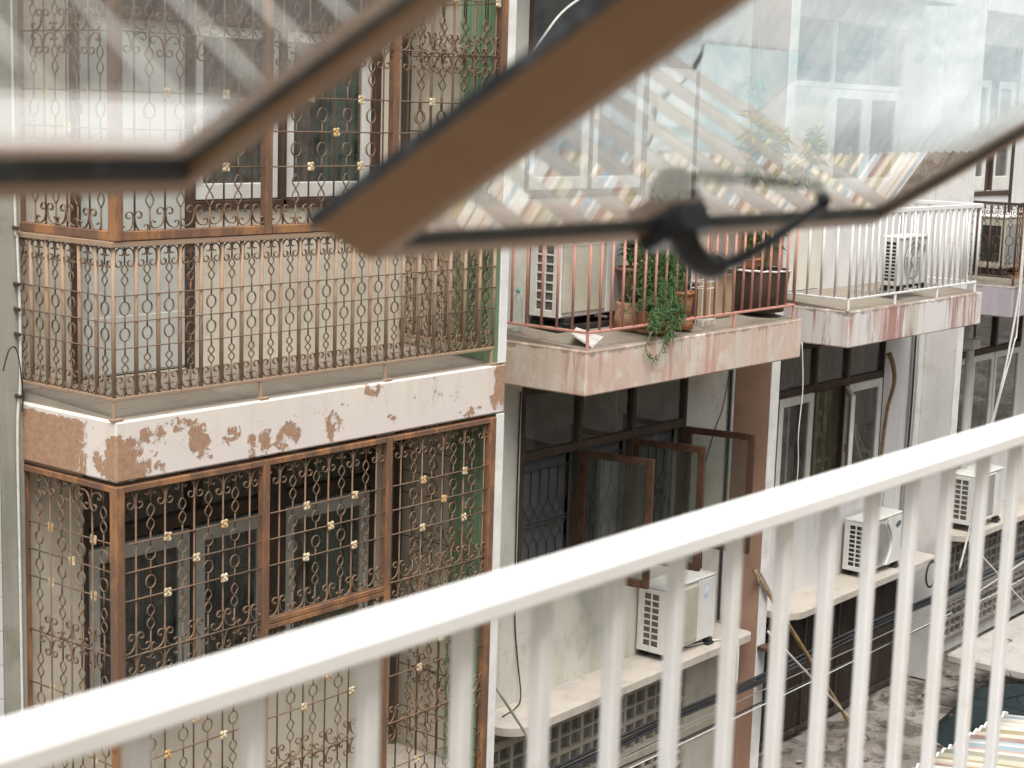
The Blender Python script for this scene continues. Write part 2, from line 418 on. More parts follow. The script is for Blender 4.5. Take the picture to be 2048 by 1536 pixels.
def glass(name, tint, dust_haze, r0=.045, haze_col=(.7, .74, .76), rough=.0):  # diffuse share: thin dust plus painted haze over the view
    t = NT(name)
    geo = t.new('ShaderNodeNewGeometry')
    dp = t.new('ShaderNodeVectorMath', operation='DOT_PRODUCT'); t.link(geo.outputs['Incoming'], dp.inputs[0]); t.link(geo.outputs['Normal'], dp.inputs[1])
    c = t.math('ABSOLUTE', dp.outputs['Value'])
    k = t.math('POWER', t.math('SUBTRACT', 1.0, c, clamp=True), 5.0)
    R = t.math('ADD', t.math('MULTIPLY', k, 1 - r0), r0)
    tr = t.new('ShaderNodeBsdfTransparent'); tr.inputs[0].default_value = (*tint, 1)
    gl = t.new('ShaderNodeBsdfGlossy'); gl.inputs['Roughness'].default_value = rough; gl.inputs[0].default_value = (1, 1, 1, 1)
    df = t.new('ShaderNodeBsdfDiffuse'); df.inputs[0].default_value = (*haze_col, 1)
    a = t.new('ShaderNodeMixShader'); a.inputs[0].default_value = dust_haze
    if dust_haze > 0:
        dn = t.noise((7, 7, 7), (0, 0, 0), 7, .6)
        t.link(t.math('MULTIPLY', t.step(dn, .25, .8), dust_haze * 2), a.inputs[0])
    t.link(tr.outputs[0], a.inputs[1]); t.link(df.outputs[0], a.inputs[2])
    b = t.new('ShaderNodeMixShader'); t.link(R, b.inputs[0]); t.link(a.outputs[0], b.inputs[1]); t.link(gl.outputs[0], b.inputs[2])
    t.link(b.outputs[0], t.out.inputs[0])
    return t.m
M['glass_sash'] = glass('clear_sash_glass', (.95, .97, .97), .075, .21, (.72, .76, .78))  # thin dust, raised to paint a milky wash on the panes
M['glass_dark'] = glass('smoky_window_glass', (.66, .66, .65), .15, .13, (.33, .325, .305))  # diffuse haze raised to lift the dark openings
M['glass_win'] = glass('hazy_window_glass', (.72, .73, .72), .11, .12, (.42, .43, .42))  # dust film carrying painted haze that brightens the dark panes
M['glass_clear'] = glass('clean_casement_glass', (.80, .82, .80), .025, .05, (.4, .4, .38))
M['terracotta'] = plain('terracotta', (.46, .20, .10), .75, .15, 8, dirt=(.6, .42, .3), dlo=.55, dhi=.8)
M['terracotta_pale'] = plain('chalky_terracotta', (.42, .235, .14), .8, .14, 8, dirt=(.55, .42, .32))
M['pot_brown'] = plain('brown_plastic_pot', (.15, .085, .06), .5, .1, 8)
M['tub_brown'] = plain('dark_brown_tub', (.085, .055, .042), .5, .15, 6, dirt=(.16, .12, .1), dsc=(6, 6, 2))
M['soil'] = plain('potting_soil', (.07, .05, .035), .95, .3, 40)
M['cardboard'] = plain('cardboard', (.42, .31, .18), .8, .08, 5, dirt=(.33, .23, .13))
M['wire_white'] = plain('white_coated_wire', (.75, .75, .73), .4, .04, 9)
M['plastic_clear'] = glass('clear_plastic', (.85, .9, .88), .12, .05, (.75, .8, .78))
M['cap_green'] = plain('green_bottle_cap', (.12, .45, .33), .4, .05, 9)
M['board_white'] = plain('white_board', (.66, .64, .58), .7, .08, 7, dirt=(.45, .42, .35))
def leaf(name, a, b, rough=.5):
    t = NT(name)
    oi = t.new('ShaderNodeObjectInfo')
    n = t.noise((22, 22, 22), (0, 0, 0), 3, .6)
    c = t.mix(t.step(n, .3, .7), a, b)
    t.finish(c, rough, None, 0, 0, .4)
    p = t.p
    tl = t.new('ShaderNodeBsdfTranslucent'); t.link(c, tl.inputs[0])
    mx = t.new('ShaderNodeMixShader'); mx.inputs[0].default_value = .25
    t.link(p.outputs[0], mx.inputs[1]); t.link(tl.outputs[0], mx.inputs[2]); t.link(mx.outputs[0], t.out.inputs[0])
    return t.m
M['leaf_green'] = leaf('mid_green_leaf', (.085, .185, .06), (.18, .31, .11))
M['leaf_dark'] = leaf('deep_green_leaf', (.055, .125, .05), (.12, .23, .085))
M['leaf_lime'] = leaf('lime_leaf', (.16, .26, .045), (.34, .40, .08))
M['leaf_yellow'] = leaf('yellow_leaf', (.50, .40, .05), (.60, .52, .12))
M['stem'] = plain('dry_stem', (.22, .19, .10), .8, .2, 20)
M['cable_black'] = plain('black_cable', (.035, .037, .042), .5, .2, 20, dirt=(.09, .09, .09))
M['cable_grey'] = plain('grey_cable', (.30, .29, .27), .6, .1, 20)
M['cable_white'] = plain('white_cable', (.66, .65, .6), .6, .06, 20)
M['bamboo'] = plain('old_bamboo', (.30, .20, .09), .6, .2, 14, dirt=(.14, .1, .06))
M['steel_pipe'] = plain('galvanised_pipe', (.48, .46, .42), .45, .1, 12, dirt=(.3, .24, .18))
M['pipe_white'] = plain('white_pvc', (.62, .61, .57), .5, .06, 6, dirt=(.45, .42, .36))
def shutter_mat():
    t = NT('dark_brown_shutter')
    x = t.axis(0)
    n = t.noise((3, 3, .9), (0, 0, 0), 8, .65)
    c = t.mix(t.step(n, .35, .7), (.045, .032, .026), (.10, .078, .062))
    d = t.noise((9, 9, 3), (5, 0, 0), 8, .7)
    c = t.mix(t.math('MULTIPLY', t.step(d, .55, .75), .6), c, (.20, .18, .155))
    return t.finish(c, .6, d, .2, .2, .4, .005)
M['shutter'] = shutter_mat()
def ground_mat():
    t = NT('littered_dirty_concrete')
    a = t.noise((.7, .7, .7), (3, 0, 0), 8, .65)
    b = t.noise((3.2, 3.2, 3), (1, 0, 0), 9, .7, .8)
    f = t.noise((16, 16, 16), (0, 0, 0), 8, .75)
    c = t.mix(t.step(a, .35, .65), (.17, .15, .13), (.33, .305, .27))
    c = t.mix(t.math('MULTIPLY', t.step(b, .47, .57), .85), c, (.085, .07, .058))
    c = t.mix(t.math('MULTIPLY', t.step(f, .58, .66), .8), c, (.07, .055, .045))
    c = t.mix(t.math('MULTIPLY', t.step(t.noise((9, 9, 9), (7, 2, 0), 6, .7), .64, .70), .7), c, (.62, .58, .52))
    return t.finish(c, .92, t.math('ADD', b, f), .6, 0, .25, .02)
M['ground'] = ground_mat()
M['roof_concrete'] = stucco('grey_cement_roof', (.42, .40, .37), (.26, .23, .2), (.24, .22, .2), None, 14, .7)
def stripes(name):
    """awning sheet dyed in bands that run across the alley"""
    t = NT(name)
    x = t.axis(0)
    fx = t.math('FRACT', t.math('MULTIPLY', x, 1.75))
    r = t.new('ShaderNodeValToRGB'); r.color_ramp.interpolation = 'CONSTANT'
    cols = [(0, (.80, .76, .66)), (.10, (.62, .38, .25)), (.15, (.80, .74, .60)), (.20, (.30, .44, .52)), (.30, (.82, .80, .74)), (.36, (.44, .56, .60)),
            (.40, (.80, .78, .7)), (.48, (.36, .20, .155)), (.57, (.70, .48, .33)), (.62, (.80, .70, .55)), (.70, (.42, .33, .13)), (.80, (.62, .60, .42)), (.86, (.82, .8, .72)), (.92, (.36, .34, .24))]
    el = r.color_ramp.elements
    el[0].position = 0; el[0].color = (*cols[0][1], 1); el[1].position = cols[1][0]; el[1].color = (*cols[1][1], 1)
    for p, cc in cols[2:]:
        e = el.new(p); e.color = (*cc, 1)
    t.link(fx, r.inputs[0])
    n = t.noise((5, 5, 5), (0, 0, 0), 7, .65)
    c = t.mix(t.math('MULTIPLY', t.step(n, .3, .75), .45), r.outputs[0], (.47, .45, .41))
    hv = t.new('ShaderNodeHueSaturation'); hv.inputs['Saturation'].default_value = .8; hv.inputs['Value'].default_value = .78; t.link(c, hv.inputs['Color']); c = hv.outputs[0]
    return t.finish(c, .55, n, .1, 0, .35, .01)
M['stripes'] = stripes('striped_awning_sheet')
M['poly_white'] = plain('milky_roof_sheet', (.58, .63, .635), .6, .10, 1.5, dirt=(.36, .43, .45), dsc=(1.2, 3, 1), dlo=.45, dhi=.7)
M['poly_cyan'] = plain('pale_aqua_roof_sheet', (.42, .49, .50), .6, .12, 1.5, dirt=(.30, .38, .40), dsc=(1.2, 3, 1), dlo=.5, dhi=.7)
M['tarp_blue'] = plain('sky_blue_tarpaulin', (.40, .53, .555), .6, .12, 4, dirt=(.56, .60, .60), dsc=(4, 4, 4), dlo=.40, dhi=.62)
M['zinc_brown'] = plain('rusty_zinc_sheet', (.13, .108, .09), .6, .2, 2, dirt=(.15, .10, .07), dsc=(2, 4, 1))
M['tarp_green'] = plain('dark_green_tarpaulin', (.010, .022, .022), .75, .25, 3, dirt=(.022, .042, .04), dsc=(4, 4, 4))
M['bounce_paint'] = plain('gallery_bounce_paint', (.38, .32, .235), .9, .08, 2)  # tone set for the light it bounces onto railing and sashes
M['facade_far'] = stucco('tan_render', (.50, .46, .39), (.38, .33, .26), (.36, .33, .28), None, 17, .6)
def tiles():
    t = NT('white_glazed_tile')
    x, z = t.axis(0), t.axis(2)
    g = None
    for v, k in ((x, 5.0), (z, 5.0)):
        e = t.step(t.math('ABSOLUTE', t.math('SUBTRACT', t.math('FRACT', t.math('MULTIPLY', v, k)), .5)), .478, .492)
        g = e if g is None else t.math('MAXIMUM', g, e)
    n = t.noise((2, 2, .6), (0, 0, 0), 7, .6)
    c = t.mix(t.step(n, .35, .7), (.72, .73, .72), (.58, .57, .53))
    c = t.mix(t.math('MULTIPLY', g, .8), c, (.36, .34, .3))
    return t.finish(c, .35, t.math('SUBTRACT', 1.0, g), .3, 0, .5, .003)
M['tile_white'] = tiles()
M['breeze'] = stucco('cement_breeze_block', (.44, .41, .34), (.30, .27, .21), (.27, .25, .2), None, 19, .5)
M['breeze_grey'] = stucco('grey_breeze_block', (.40, .37, .34), (.26, .23, .2), (.22, .2, .18), None, 23, .6)
# ------------------------------------------------------------------ shared shapes
def catmull(P, n=5, closed=False):
    out = []; m = len(P)
    for i in range(m if closed else m - 1):
        if closed: a, b, c, d = P[(i - 1) % m], P[i], P[(i + 1) % m], P[(i + 2) % m]
        else: a, b, c, d = P[max(0, i - 1)], P[i], P[i + 1], P[min(m - 1, i + 2)]
        for k in range(n):
            t = k / n
            out.append(tuple(.5 * (2 * b[j] + (c[j] - a[j]) * t + (2 * a[j] - 5 * b[j] + 4 * c[j] - d[j]) * t * t + (3 * b[j] - a[j] - 3 * c[j] + d[j]) * t ** 3) for j in range(len(b))))
    if not closed: out.append(tuple(P[-1]))
    return out
def arc(cx, cz, r0, r1, a0, a1, n):
    return [(cx + (r0 + (r1 - r0) * i / n) * math.cos(math.radians(a0 + (a1 - a0) * i / n)), cz + (r0 + (r1 - r0) * i / n) * math.sin(math.radians(a0 + (a1 - a0) * i / n))) for i in range(n + 1)]
def bez(p0, p1, p2, p3, n):
    o = []
    for i in range(1, n):
        t = i / n; u = 1 - t
        o.append(tuple(u ** 3 * p0[j] + 3 * u * u * t * p1[j] + 3 * u * t * t * p2[j] + t ** 3 * p3[j] for j in (0, 1)))
    return o
def c_scroll(s, H):
    a = arc(-s + .028, .033, .007, .026, 10, 270, 9)
    b = arc(-.034, H - .036, .030, .008, 0, 330, 12)
    return a + bez(a[-1], (-s + .07, .005), (-.004, H * .2), b[0], 7) + b
def scroll_mesh(name, s, H, dirs, mat, left=True, right=True):
    mb = MB()
    for d in dirs:
        p = c_scroll(s, H)
        if left: mb.tube2([(x, z * d) for x, z in p], .0035, .008, 5)
        if right: mb.tube2([(-x, z * d) for x, z in p], .0035, .008, 5)
    return mb.mesh(name, mat, smooth=True)
def ornate_mesh(name, z1, z0, secs, mat, rn=.0046, ry=.0055, lw=.026):
    """thin bar that splits into lens pairs ('L', top, bottom) and rings ('C', centre, radius)"""
    mb = MB(); z = z1
    for sct in sorted(secs, key=lambda q: -q[1]):
        if sct[0] == 'L':
            t, b = sct[1], sct[2]
            if z - t > .003: mb.tube2([(0, z), (0, t)], rn, ry, 5)
            m = (t + b) / 2
            for A, B in ((t, m), (m, b)):
                for sg in (-1, 1):
                    pts = [(sg * lw * math.sin(PI * i / 8) ** 1.15, A + (B - A) * i / 8) for i in range(9)]
                    mb.tube2(pts, rn * .8, ry, 5)
            z = b
        else:
            c, r = sct[1], sct[2]
            if z - (c + r) > .003: mb.tube2([(0, z), (0, c + r)], rn, ry, 5)
            mb.tube2([(r * math.sin(2 * PI * i / 16) * .92, c + r * math.cos(2 * PI * i / 16)) for i in range(16)], .0035, .007, 5, True)
            z = c - r
    if z - z0 > .003: mb.tube2([(0, z), (0, z0)], rn, ry, 5)
    return mb.mesh(name, mat, smooth=True)
def bar_mesh(name, z1, z0, mat, r=.0055, k=6):
    mb = MB(); mb.tube2([(0, z1), (0, z0)], r, r, k); return mb.mesh(name, mat, smooth=k > 4)
def flower_mesh(name, mat, R=.031):
    """pressed square flower: four notched petals round a small boss"""
    mb = MB(); k = 32; rings = []
    for rr, y in ((1.0, -.004), (1.0, -.0075), (.72, -.0125), (.40, -.0095), (.22, -.0105)):
        ring = []
        for i in range(k):
            a = 2 * PI * i / k; e = 1 / (abs(math.cos(a)) ** 5 + abs(math.sin(a)) ** 5) ** .2
            notch = 1 - .30 * max(0, math.cos(4 * a)) ** 5 * (1 if rr > .5 else .3)
            ring.append((R * .86 * rr * e * notch * math.cos(a), y + .002 * math.cos(4 * a) * (rr < .9), R * .86 * rr * e * notch * math.sin(a)))
        rings.append(ring)
    for r in rings: mb.v += r
    for q in range(len(rings) - 1):
        for i in range(k): mb.f.append((q * k + i, q * k + (i + 1) % k, (q + 1) * k + (i + 1) % k, (q + 1) * k + i))
    n = len(mb.v); mb.v.append((0, -.019, 0)); b0 = (len(rings) - 1) * k
    for i in range(k): mb.f.append((b0 + i, b0 + (i + 1) % k, n))
    mb.f.append(tuple(range(k))[::-1])
    return mb.mesh(name, mat)
FL = [flower_mesh('flower', M[m]) for m in ('flower_cream', 'flower_white', 'flower_orange', 'flower_dark')]

# ------------------------------------------------------------------ wrought-iron cages on the first house
PX = [5.665, 6.735, 7.79, 8.815]                 # posts along the front
PY = 7.225
OFF = [.125, .228, .332, .436, .540, .644, .748, .852, .958]
def cage(name, label, ztop, zbot, secs, halfs, fulls, rods, flowers, H, seed, extra=None):
    rnd = random.Random(seed)
    t = thing(name, label, 'window grille', (5.665, PY, zbot), None)
    ib, ip = M['iron_bar'], M['iron_post']
    s = .1037
    bar = bar_mesh('bar', ztop, zbot, ib)
    orn = ornate_mesh('ornate_bar', ztop, zbot, secs, ib)
    half = [(scroll_mesh('scroll', s, H, [d], ib), z) for z, d in halfs]
    full = [(scroll_mesh('scroll', s, H, [1, -1], ib), z) for z in fulls]
    def wob(o, k=1.0):
        o.rotation_euler.y = rnd.gauss(0, .004 * k); o.location.x += rnd.gauss(0, .0012 * k); o.location.z += rnd.gauss(0, .0015 * k); return o
    def panel(ox, oy, offs, plain_first, rot, L, fl, rodz):
        c, sn = math.cos(rot), math.sin(rot)
        P = lambda a, z=0: (ox + c * a, oy + sn * a, z)
        plainA = [a for i, a in enumerate(offs) if (i % 2 == 0) == plain_first]
        ornA = [a for i, a in enumerate(offs) if (i % 2 == 0) != plain_first]
        for a in plainA: wob(inst('bar', bar, t, P(a), rot), .5)
        for a in ornA: wob(inst('ornate_bar', orn, t, P(a), rot), .8)
        for a in plainA:
            for me, z in half + full: wob(inst('scroll', me, t, P(a, z), rot), 5)
        for z in rodz:
            mb = MB(); mb.tube2([(0, 0), (L, 0)], .0045, .0045, 6, y=-.009)
            inst('cross_rod', mb.mesh('cross_rod', ib, smooth=True), t, P(.015, z), rot)
        for i, (k, z) in enumerate(fl):
            if k < len(plainA):
                f = FL[2] if rnd.random() < .14 else FL[rnd.choice((0, 0, 1))]
                inst('flower', f, t, (P(plainA[k], z)[0], P(plainA[k], z)[1] - (.012 if rot == 0 else 0), z), rot).rotation_euler.y = rnd.gauss(0, .10)
    for i in range(3):
        panel(PX[i], PY, OFF, True, 0, PX[i + 1] - PX[i] - .03, flowers, rods)
    side = [.11, .206, .302, .398, .494, .59, .686]
    for x in (PX[0], PX[3] - .004):
        panel(x, PY + .01, side, False, PI / 2, .80, [(0, z) for k, z in flowers if k == 1] + [(1, z) for k, z in flowers if k == 2] + [(2, z) for k, z in flowers if k == 3], rods)
    # posts: square tubes
    for i, x in enumerate(PX):
        mb = MB(); w = .030 if i in (0, 3) else .026
        mb.box(x - w, x + w, PY - w, PY + w, zbot, ztop, .004)
        part('post', mb, ip, t)
    for x in (PX[0], PX[3] - .004):
        mb = MB(); mb.box(x - .024, x + .024, 8.035, 8.085, zbot, ztop, .004); part('post', mb, M['iron_black'] if x > 7 else ip, t)
    if extra: extra(t)
    return t
def upper_rails(t):
    ip = M['iron_post']
    for nm, z0, z1, w in (('bottom_rail', -.742, -.692, .026), ('top_rail', 1.00, 1.05, .026)):
        mb = MB()
        for i in range(3): mb.box(PX[i] + .031, PX[i + 1] - .031, PY - w, PY + w, z0, z1, .004)
        part(nm, mb, ip, t)
        for x in (PX[0], PX[3] - .004):
            mb = MB(); mb.box(x - .024, x + .024, PY + .032, 8.034, z0, z1, .004); part(nm, mb, ip, t)
def lower_rails(t):
    ip = M['iron_post']
    mb = MB()
    for i in range(3): mb.box(PX[i] + .031, PX[i + 1] - .031, PY - .026, PY + .026, -2.098, -2.062, .004)
    part('top_rail', mb, ip, t)
    for x in (PX[0], PX[3] - .004):
        mb = MB(); mb.box(x - .022, x + .022, PY + .032, 8.034, -2.098, -2.062, .004); part('top_rail', mb, ip, t)
    mb = MB()
    mb.box(PX[1] + .028, PX[2] - .028, PY - .024, PY - .002, -3.066, -3.035, .003)
    mb.box(PX[1] + .028, PX[2] - .028, PY - .024, PY - .002, -3.100, -3.070, .003)
    part('gate_rail', mb, ip, t)
    mb = MB()
    for i in range(3): mb.box(PX[i] + .031, PX[i + 1] - .031, PY - .024, PY + .024, -4.60, -4.56, .004)
    part('bottom_rail', mb, ip, t)
FLW = lambda za, zb, zc: [(1, za), (3, za), (2, zb), (1, zc), (3, zc)]
cage('window_grille', 'rusty scrollwork cage above the balcony rail of the left house, cream flowers on its bars', 1.05, -.742,
     [('L', .575, .42), ('L', .275, .115), ('C', -.06, .041), ('C', -.26, .041), ('L', -.40, -.575)],
     [(-.692, 1), (1.0, -1)], [.345], [.685, .345, .035, -.16, -.36], FLW(.035, -.16, -.36) + [(0, .685), (2, .685), (4, .685)], .128, 3, upper_rails)
cage('window_grille', 'rusty scrollwork cage under the peeling balcony, gold flowers over dark windows', -2.062, -4.58,
     [('L', -2.19, -2.345), ('C', -2.473, .037), ('C', -2.632, .037), ('L', -2.762, -2.91), ('L', -3.15, -3.30), ('C', -3.425, .037), ('C', -3.582, .037), ('L', -3.715, -3.865), ('L', -4.10, -4.25), ('C', -4.4, .037)],
     [(-2.098, -1)], [-3.03, -3.985], [-2.393, -2.552, -2.712, -3.03, -3.345, -3.505, -3.662, -3.985, -4.3, -4.46],
     FLW(-2.393, -2.552, -2.712) + FLW(-3.345, -3.505, -3.662) + [(1, -4.3), (3, -4.3)], .126, 8, lower_rails)

# ------------------------------------------------------------------ balustrade of the first house
def rail_scroll(dir_):
    pts = [(-.038, -.072), (-.026, -.074), (-.021, -.092), (-.040, -.104), (-.058, -.092), (-.065, -.06), (-.062, -.034), (-.050, -.014), (-.028, -.004), (-.009, -.012), (-.005, -.03), (-.017, -.043), (-.032, -.040)]
    mb = MB()
    for sg in (1, -1): mb.tube2([(x * sg, z * dir_) for x, z in catmull(pts, 3)], .0035, .008, 5)
    return mb
def balustrade_one():
    t = thing('balcony_railing', 'faded brown iron balcony railing of tubes and ringed thin bars on the peeling slab', 'balcony railing', (5.647, PY, -1.70), 'balcony railings')
    tube = bar_mesh('baluster', -.776, -1.575, M['iron_rail'], .0125, 8)
    orn = ornate_mesh('ornate_bar', -.776, -1.575, [('L', -.868, -.982), ('C', -1.103, .035), ('C', -1.243, .035), ('L', -1.352, -1.452)], M['iron_bar'], lw=.021)
    mt = rail_scroll(1).mesh('scroll', M['iron_bar'], smooth=True); mbm = rail_scroll(-1).mesh('scroll', M['iron_bar'], smooth=True)
    pitch = (8.808 - 5.647) / 21
    for i in range(22):
        x = 5.647 + pitch * i
        inst('baluster', tube, t, (x, PY, 0))
        if i < 21:
            xm = x + pitch / 2
            inst('ornate_bar', orn, t, (xm, PY, 0)); inst('scroll', mt, t, (xm, PY, -.777)); inst('scroll', mbm, t, (xm, PY, -1.573))
    for X in (5.647, 8.808):
        for i in range(6):
            y = PY + .143 * i
            if i: inst('baluster', tube, t, (X, y, 0), PI / 2)
            if i < 6: inst('ornate_bar', orn, t, (X, y + .0715, 0), PI / 2); inst('scroll', mt, t, (X, y + .0715, -.777), PI / 2); inst('scroll', mbm, t, (X, y + .0715, -1.573), PI / 2)
    mb = MB(); mb.box(5.617, 8.838, PY - .022, PY + .022, -.7755, -.7455, .003); part('top_rail', mb, M['iron_rail'], t)
    for X in (5.647, 8.808):
        mb = MB(); mb.box(X - .02, X + .02, PY + .024, 8.03, -.7755, -.7455, .003); part('top_rail', mb, M['iron_rail'], t)
        mb = MB(); mb.box(X - .012, X + .012, PY + .014, 8.03, -1.595, -1.575, .003); part('bottom_rail', mb, M['iron_rail'], t)
    mb = MB(); mb.box(5.635, 8.82, PY - .013, PY + .013, -1.597, -1.576, .003); part('bottom_rail', mb, M['iron_rail'], t)
    for z in (-1.033, -1.174, -1.315):
        mb = MB(); mb.tube2([(0, 0), (3.17, 0)], .0035, .0035, 5, y=-.013); inst('cross_rod', mb.mesh('cross_rod', M['iron_bar'], smooth=True), t, (5.644, PY, z))
        for X in (5.634, 8.796):
            mb = MB(); mb.tube2([(0, 0), (.84, 0)], .0035, .0035, 5, y=0); inst('cross_rod', mb.mesh('cross_rod', M['iron_bar'], smooth=True), t, (X, PY, z), PI / 2)
    for x in (5.647, 6.70, 7.755, 8.80):
        mb = MB(); mb.tube([(x, PY, -1.597), (x, PY, -1.695)], .0125, 8); mb.box(x - .02, x + .05, PY - .02, PY + .02, -1.704, -1.690, .003)
        part('foot', mb, M['iron_rail'], t)
balustrade_one()

def plain_rail(label, x0, x1, n, ys, zt, zb, mat, ztop_feet, feet, ny, toph=.03, r=.011, left=True):
    t = thing('balcony_railing', label, 'balcony railing', (x0, PY, -1.70), 'balcony railings')
    me = bar_mesh('baluster', zt - .001, zb, mat, r, 8)
    for i in range(n + 1): inst('baluster', me, t, (x0 + (x1 - x0) * i / n, PY, 0))
    for X in (x0, x1):
        for i in range(1, ny + 1): inst('baluster', me, t, (X, PY + (ys - PY) * i / ny, 0))
    w = .02
    mb = MB(); mb.box(x0 - w, x1 + w, PY - w, PY + w, zt, zt + toph, .005); part('top_rail', mb, mat, t)
    mb = MB(); mb.box(x0 - .008, x1 + .008, PY - .011, PY + .011, zb - .02, zb, .004); part('bottom_rail', mb, mat, t)
    for X in (x0, x1):
        mb = MB(); mb.box(X - w, X + w, PY + w + .002, ys, zt, zt + toph, .005); part('top_rail', mb, mat, t)
        mb = MB(); mb.box(X - .011, X + .011, PY + .013, ys, zb - .02, zb, .004); part('bottom_rail', mb, mat, t)
    for x in feet:
        mb = MB(); mb.tube([(x, PY, zb - .02), (x, PY, -1.70)], r * 1.15, 8); part('foot', mb, mat, t)
    return t
plain_rail('pink primed iron railing on the pink balcony, potted plants behind it', 9.893, 12.874, 21, 8.08, -.795, -1.565, M['iron_pink'], 0, (9.893, 11.91, 12.874), 6)
plain_rail('white painted iron railing on the red streaked balcony', 13.868, 16.615, 21, 8.08, -.835, -1.585, M['iron_white'], 0, (13.868, 14.80, 15.71, 16.60), 6, .045, .0115)

# scrolled dark railing of the fourth balcony
def balustrade_four():
    t = thing('balcony_railing', 'dark rusty scrolled railing on the grey lilac balcony at far right', 'balcony railing', (17.62, 7.24, -1.70), 'balcony railings')
    me = bar_mesh('baluster', -.84, -1.60, M['iron_black'], .011, 6)
    ru = bar_mesh('baluster', -.84, -1.60, M['iron_post'], .011, 6)
    orn = ornate_mesh('ornate_bar', -.84, -1.60, [('L', -.95, -1.08), ('C', -1.22, .05), ('L', -1.36, -1.5)], M['iron_black'], lw=.024)
    orr = ornate_mesh('ornate_bar', -.84, -1.60, [('L', -.95, -1.08), ('C', -1.22, .05), ('L', -1.36, -1.5)], M['iron_post'], lw=.024)
    sb = rail_scroll(1).mesh('scroll', M['iron_black'], smooth=True); sb2 = rail_scroll(-1).mesh('scroll', M['iron_black'], smooth=True)
    sr = rail_scroll(1).mesh('scroll', M['iron_post'], smooth=True); sr2 = rail_scroll(-1).mesh('scroll', M['iron_post'], smooth=True)
    for i in range(6):
        y = 7.24 + .15 * i
        inst('baluster', me, t, (17.62, y, 0))
        if i < 5: inst('ornate_bar', orn, t, (17.62, y + .075, 0), PI / 2); inst('scroll', sb, t, (17.62, y + .075, -.84), PI / 2); inst('scroll', sb2, t, (17.62, y + .075, -1.6), PI / 2)
    for i in range(14):
        x = 17.62 + .145 * (i + 1)
        inst('baluster', ru, t, (x, 7.24, 0)); inst('ornate_bar', orr, t, (x - .0725, 7.24, 0)); inst('scroll', sr, t, (x - .0725, 7.24, -.84)); inst('scroll', sr2, t, (x - .0725, 7.24, -1.6))
    mb = MB(); mb.box(17.60, 17.64, 7.264, 8.06, -.84, -.81, .004); part('top_rail', mb, M['iron_black'], t)
    mb = MB(); mb.box(17.60, 19.70, 7.22, 7.26, -.84, -.81, .004); part('top_rail', mb, M['iron_black'], t)
    mb = MB(); mb.box(17.605, 17.635, 7.256, 8.06, -1.62, -1.60, .004); part('bottom_rail', mb, M['iron_black'], t)
    mb = MB(); mb.box(17.605, 19.70, 7.228, 7.252, -1.62, -1.60, .004); part('bottom_rail', mb, M['iron_post'], t)
    mb = MB(); mb.tube([(17.62, 7.24, -1.62), (17.62, 7.24, -1.70)], .013, 6); mb.tube([(19.6, 7.24, -1.62), (19.6, 7.24, -1.70)], .013, 6); part('foot', mb, M['iron_black'], t)
balustrade_four()

# ------------------------------------------------------------------ the row of shophouses
W = 8.10
def wall_holes(mb, x0, x1, z0, z1, holes, y=W, th=.12):
    xs = sorted({x0, x1, *[h[0] for h in holes], *[h[1] for h in holes]}); zs = sorted({z0, z1, *[h[2] for h in holes], *[h[3] for h in holes]})
    solid = lambda x, z: not any(h[0] < x < h[1] and h[2] < z < h[3] for h in holes)
    S = [[solid((xs[i] + xs[i + 1]) / 2, (zs[k] + zs[k + 1]) / 2) for k in range(len(zs) - 1)] for i in range(len(xs) - 1)]
    for i in range(len(xs) - 1):
        for k in range(len(zs) - 1):
            if not S[i][k]: continue
            a, b, c, d = xs[i], xs[i + 1], zs[k], zs[k + 1]
            mb.quad((a, y, c), (b, y, c), (b, y, d), (a, y, d)); mb.quad((a, y + th, d), (b, y + th, d), (b, y + th, c), (a, y + th, c))
            if i == 0 or not S[i - 1][k]: mb.quad((a, y + th, c), (a, y, c), (a, y, d), (a, y + th, d))
            if i == len(xs) - 2 or not S[i + 1][k]: mb.quad((b, y, c), (b, y + th, c), (b, y + th, d), (b, y, d))
            if k == 0 or not S[i][k - 1]: mb.quad((a, y + th, c), (b, y + th, c), (b, y, c), (a, y, c))
            if k == len(zs) - 2 or not S[i][k + 1]: mb.quad((a, y, d), (b, y, d), (b, y + th, d), (a, y + th, d))
def frame_mb(x0, x1, z0, z1, w, y0, y1, c=.004, wb=None, wt=None):
    wb = wb or w; wt = wt or w
    mb = MB()
    mb.box(x0, x0 + w, y0, y1, z0, z1, c); mb.box(x1 - w, x1, y0, y1, z0, z1, c)
    mb.box(x0 + w, x1 - w, y0 + .002, y1 - .002, z0, z0 + wb, c); mb.box(x0 + w, x1 - w, y0 + .002, y1 - .002, z1 - wt, z1, c)
    return mb
def sheet(x0, x1, z0, z1, y, t=.005):
    mb = MB(); mb.box(x0, x1, y, y + t, z0, z1); return mb
def curtain_mb(x0, x1, z0, z1, y, n=9, amp=.018):
    mb = MB(); k = n * 4
    for i in range(k + 1):
        x = x0 + (x1 - x0) * i / k; yy = y + amp * math.sin(2 * PI * n * i / k) + .4 * amp * math.sin(5.1 * i)
        mb.v += [(x, yy, z0), (x, yy, z1)]
    for i in range(k): mb.f.append((2 * i, 2 * i + 2, 2 * i + 3, 2 * i + 1))
    return mb
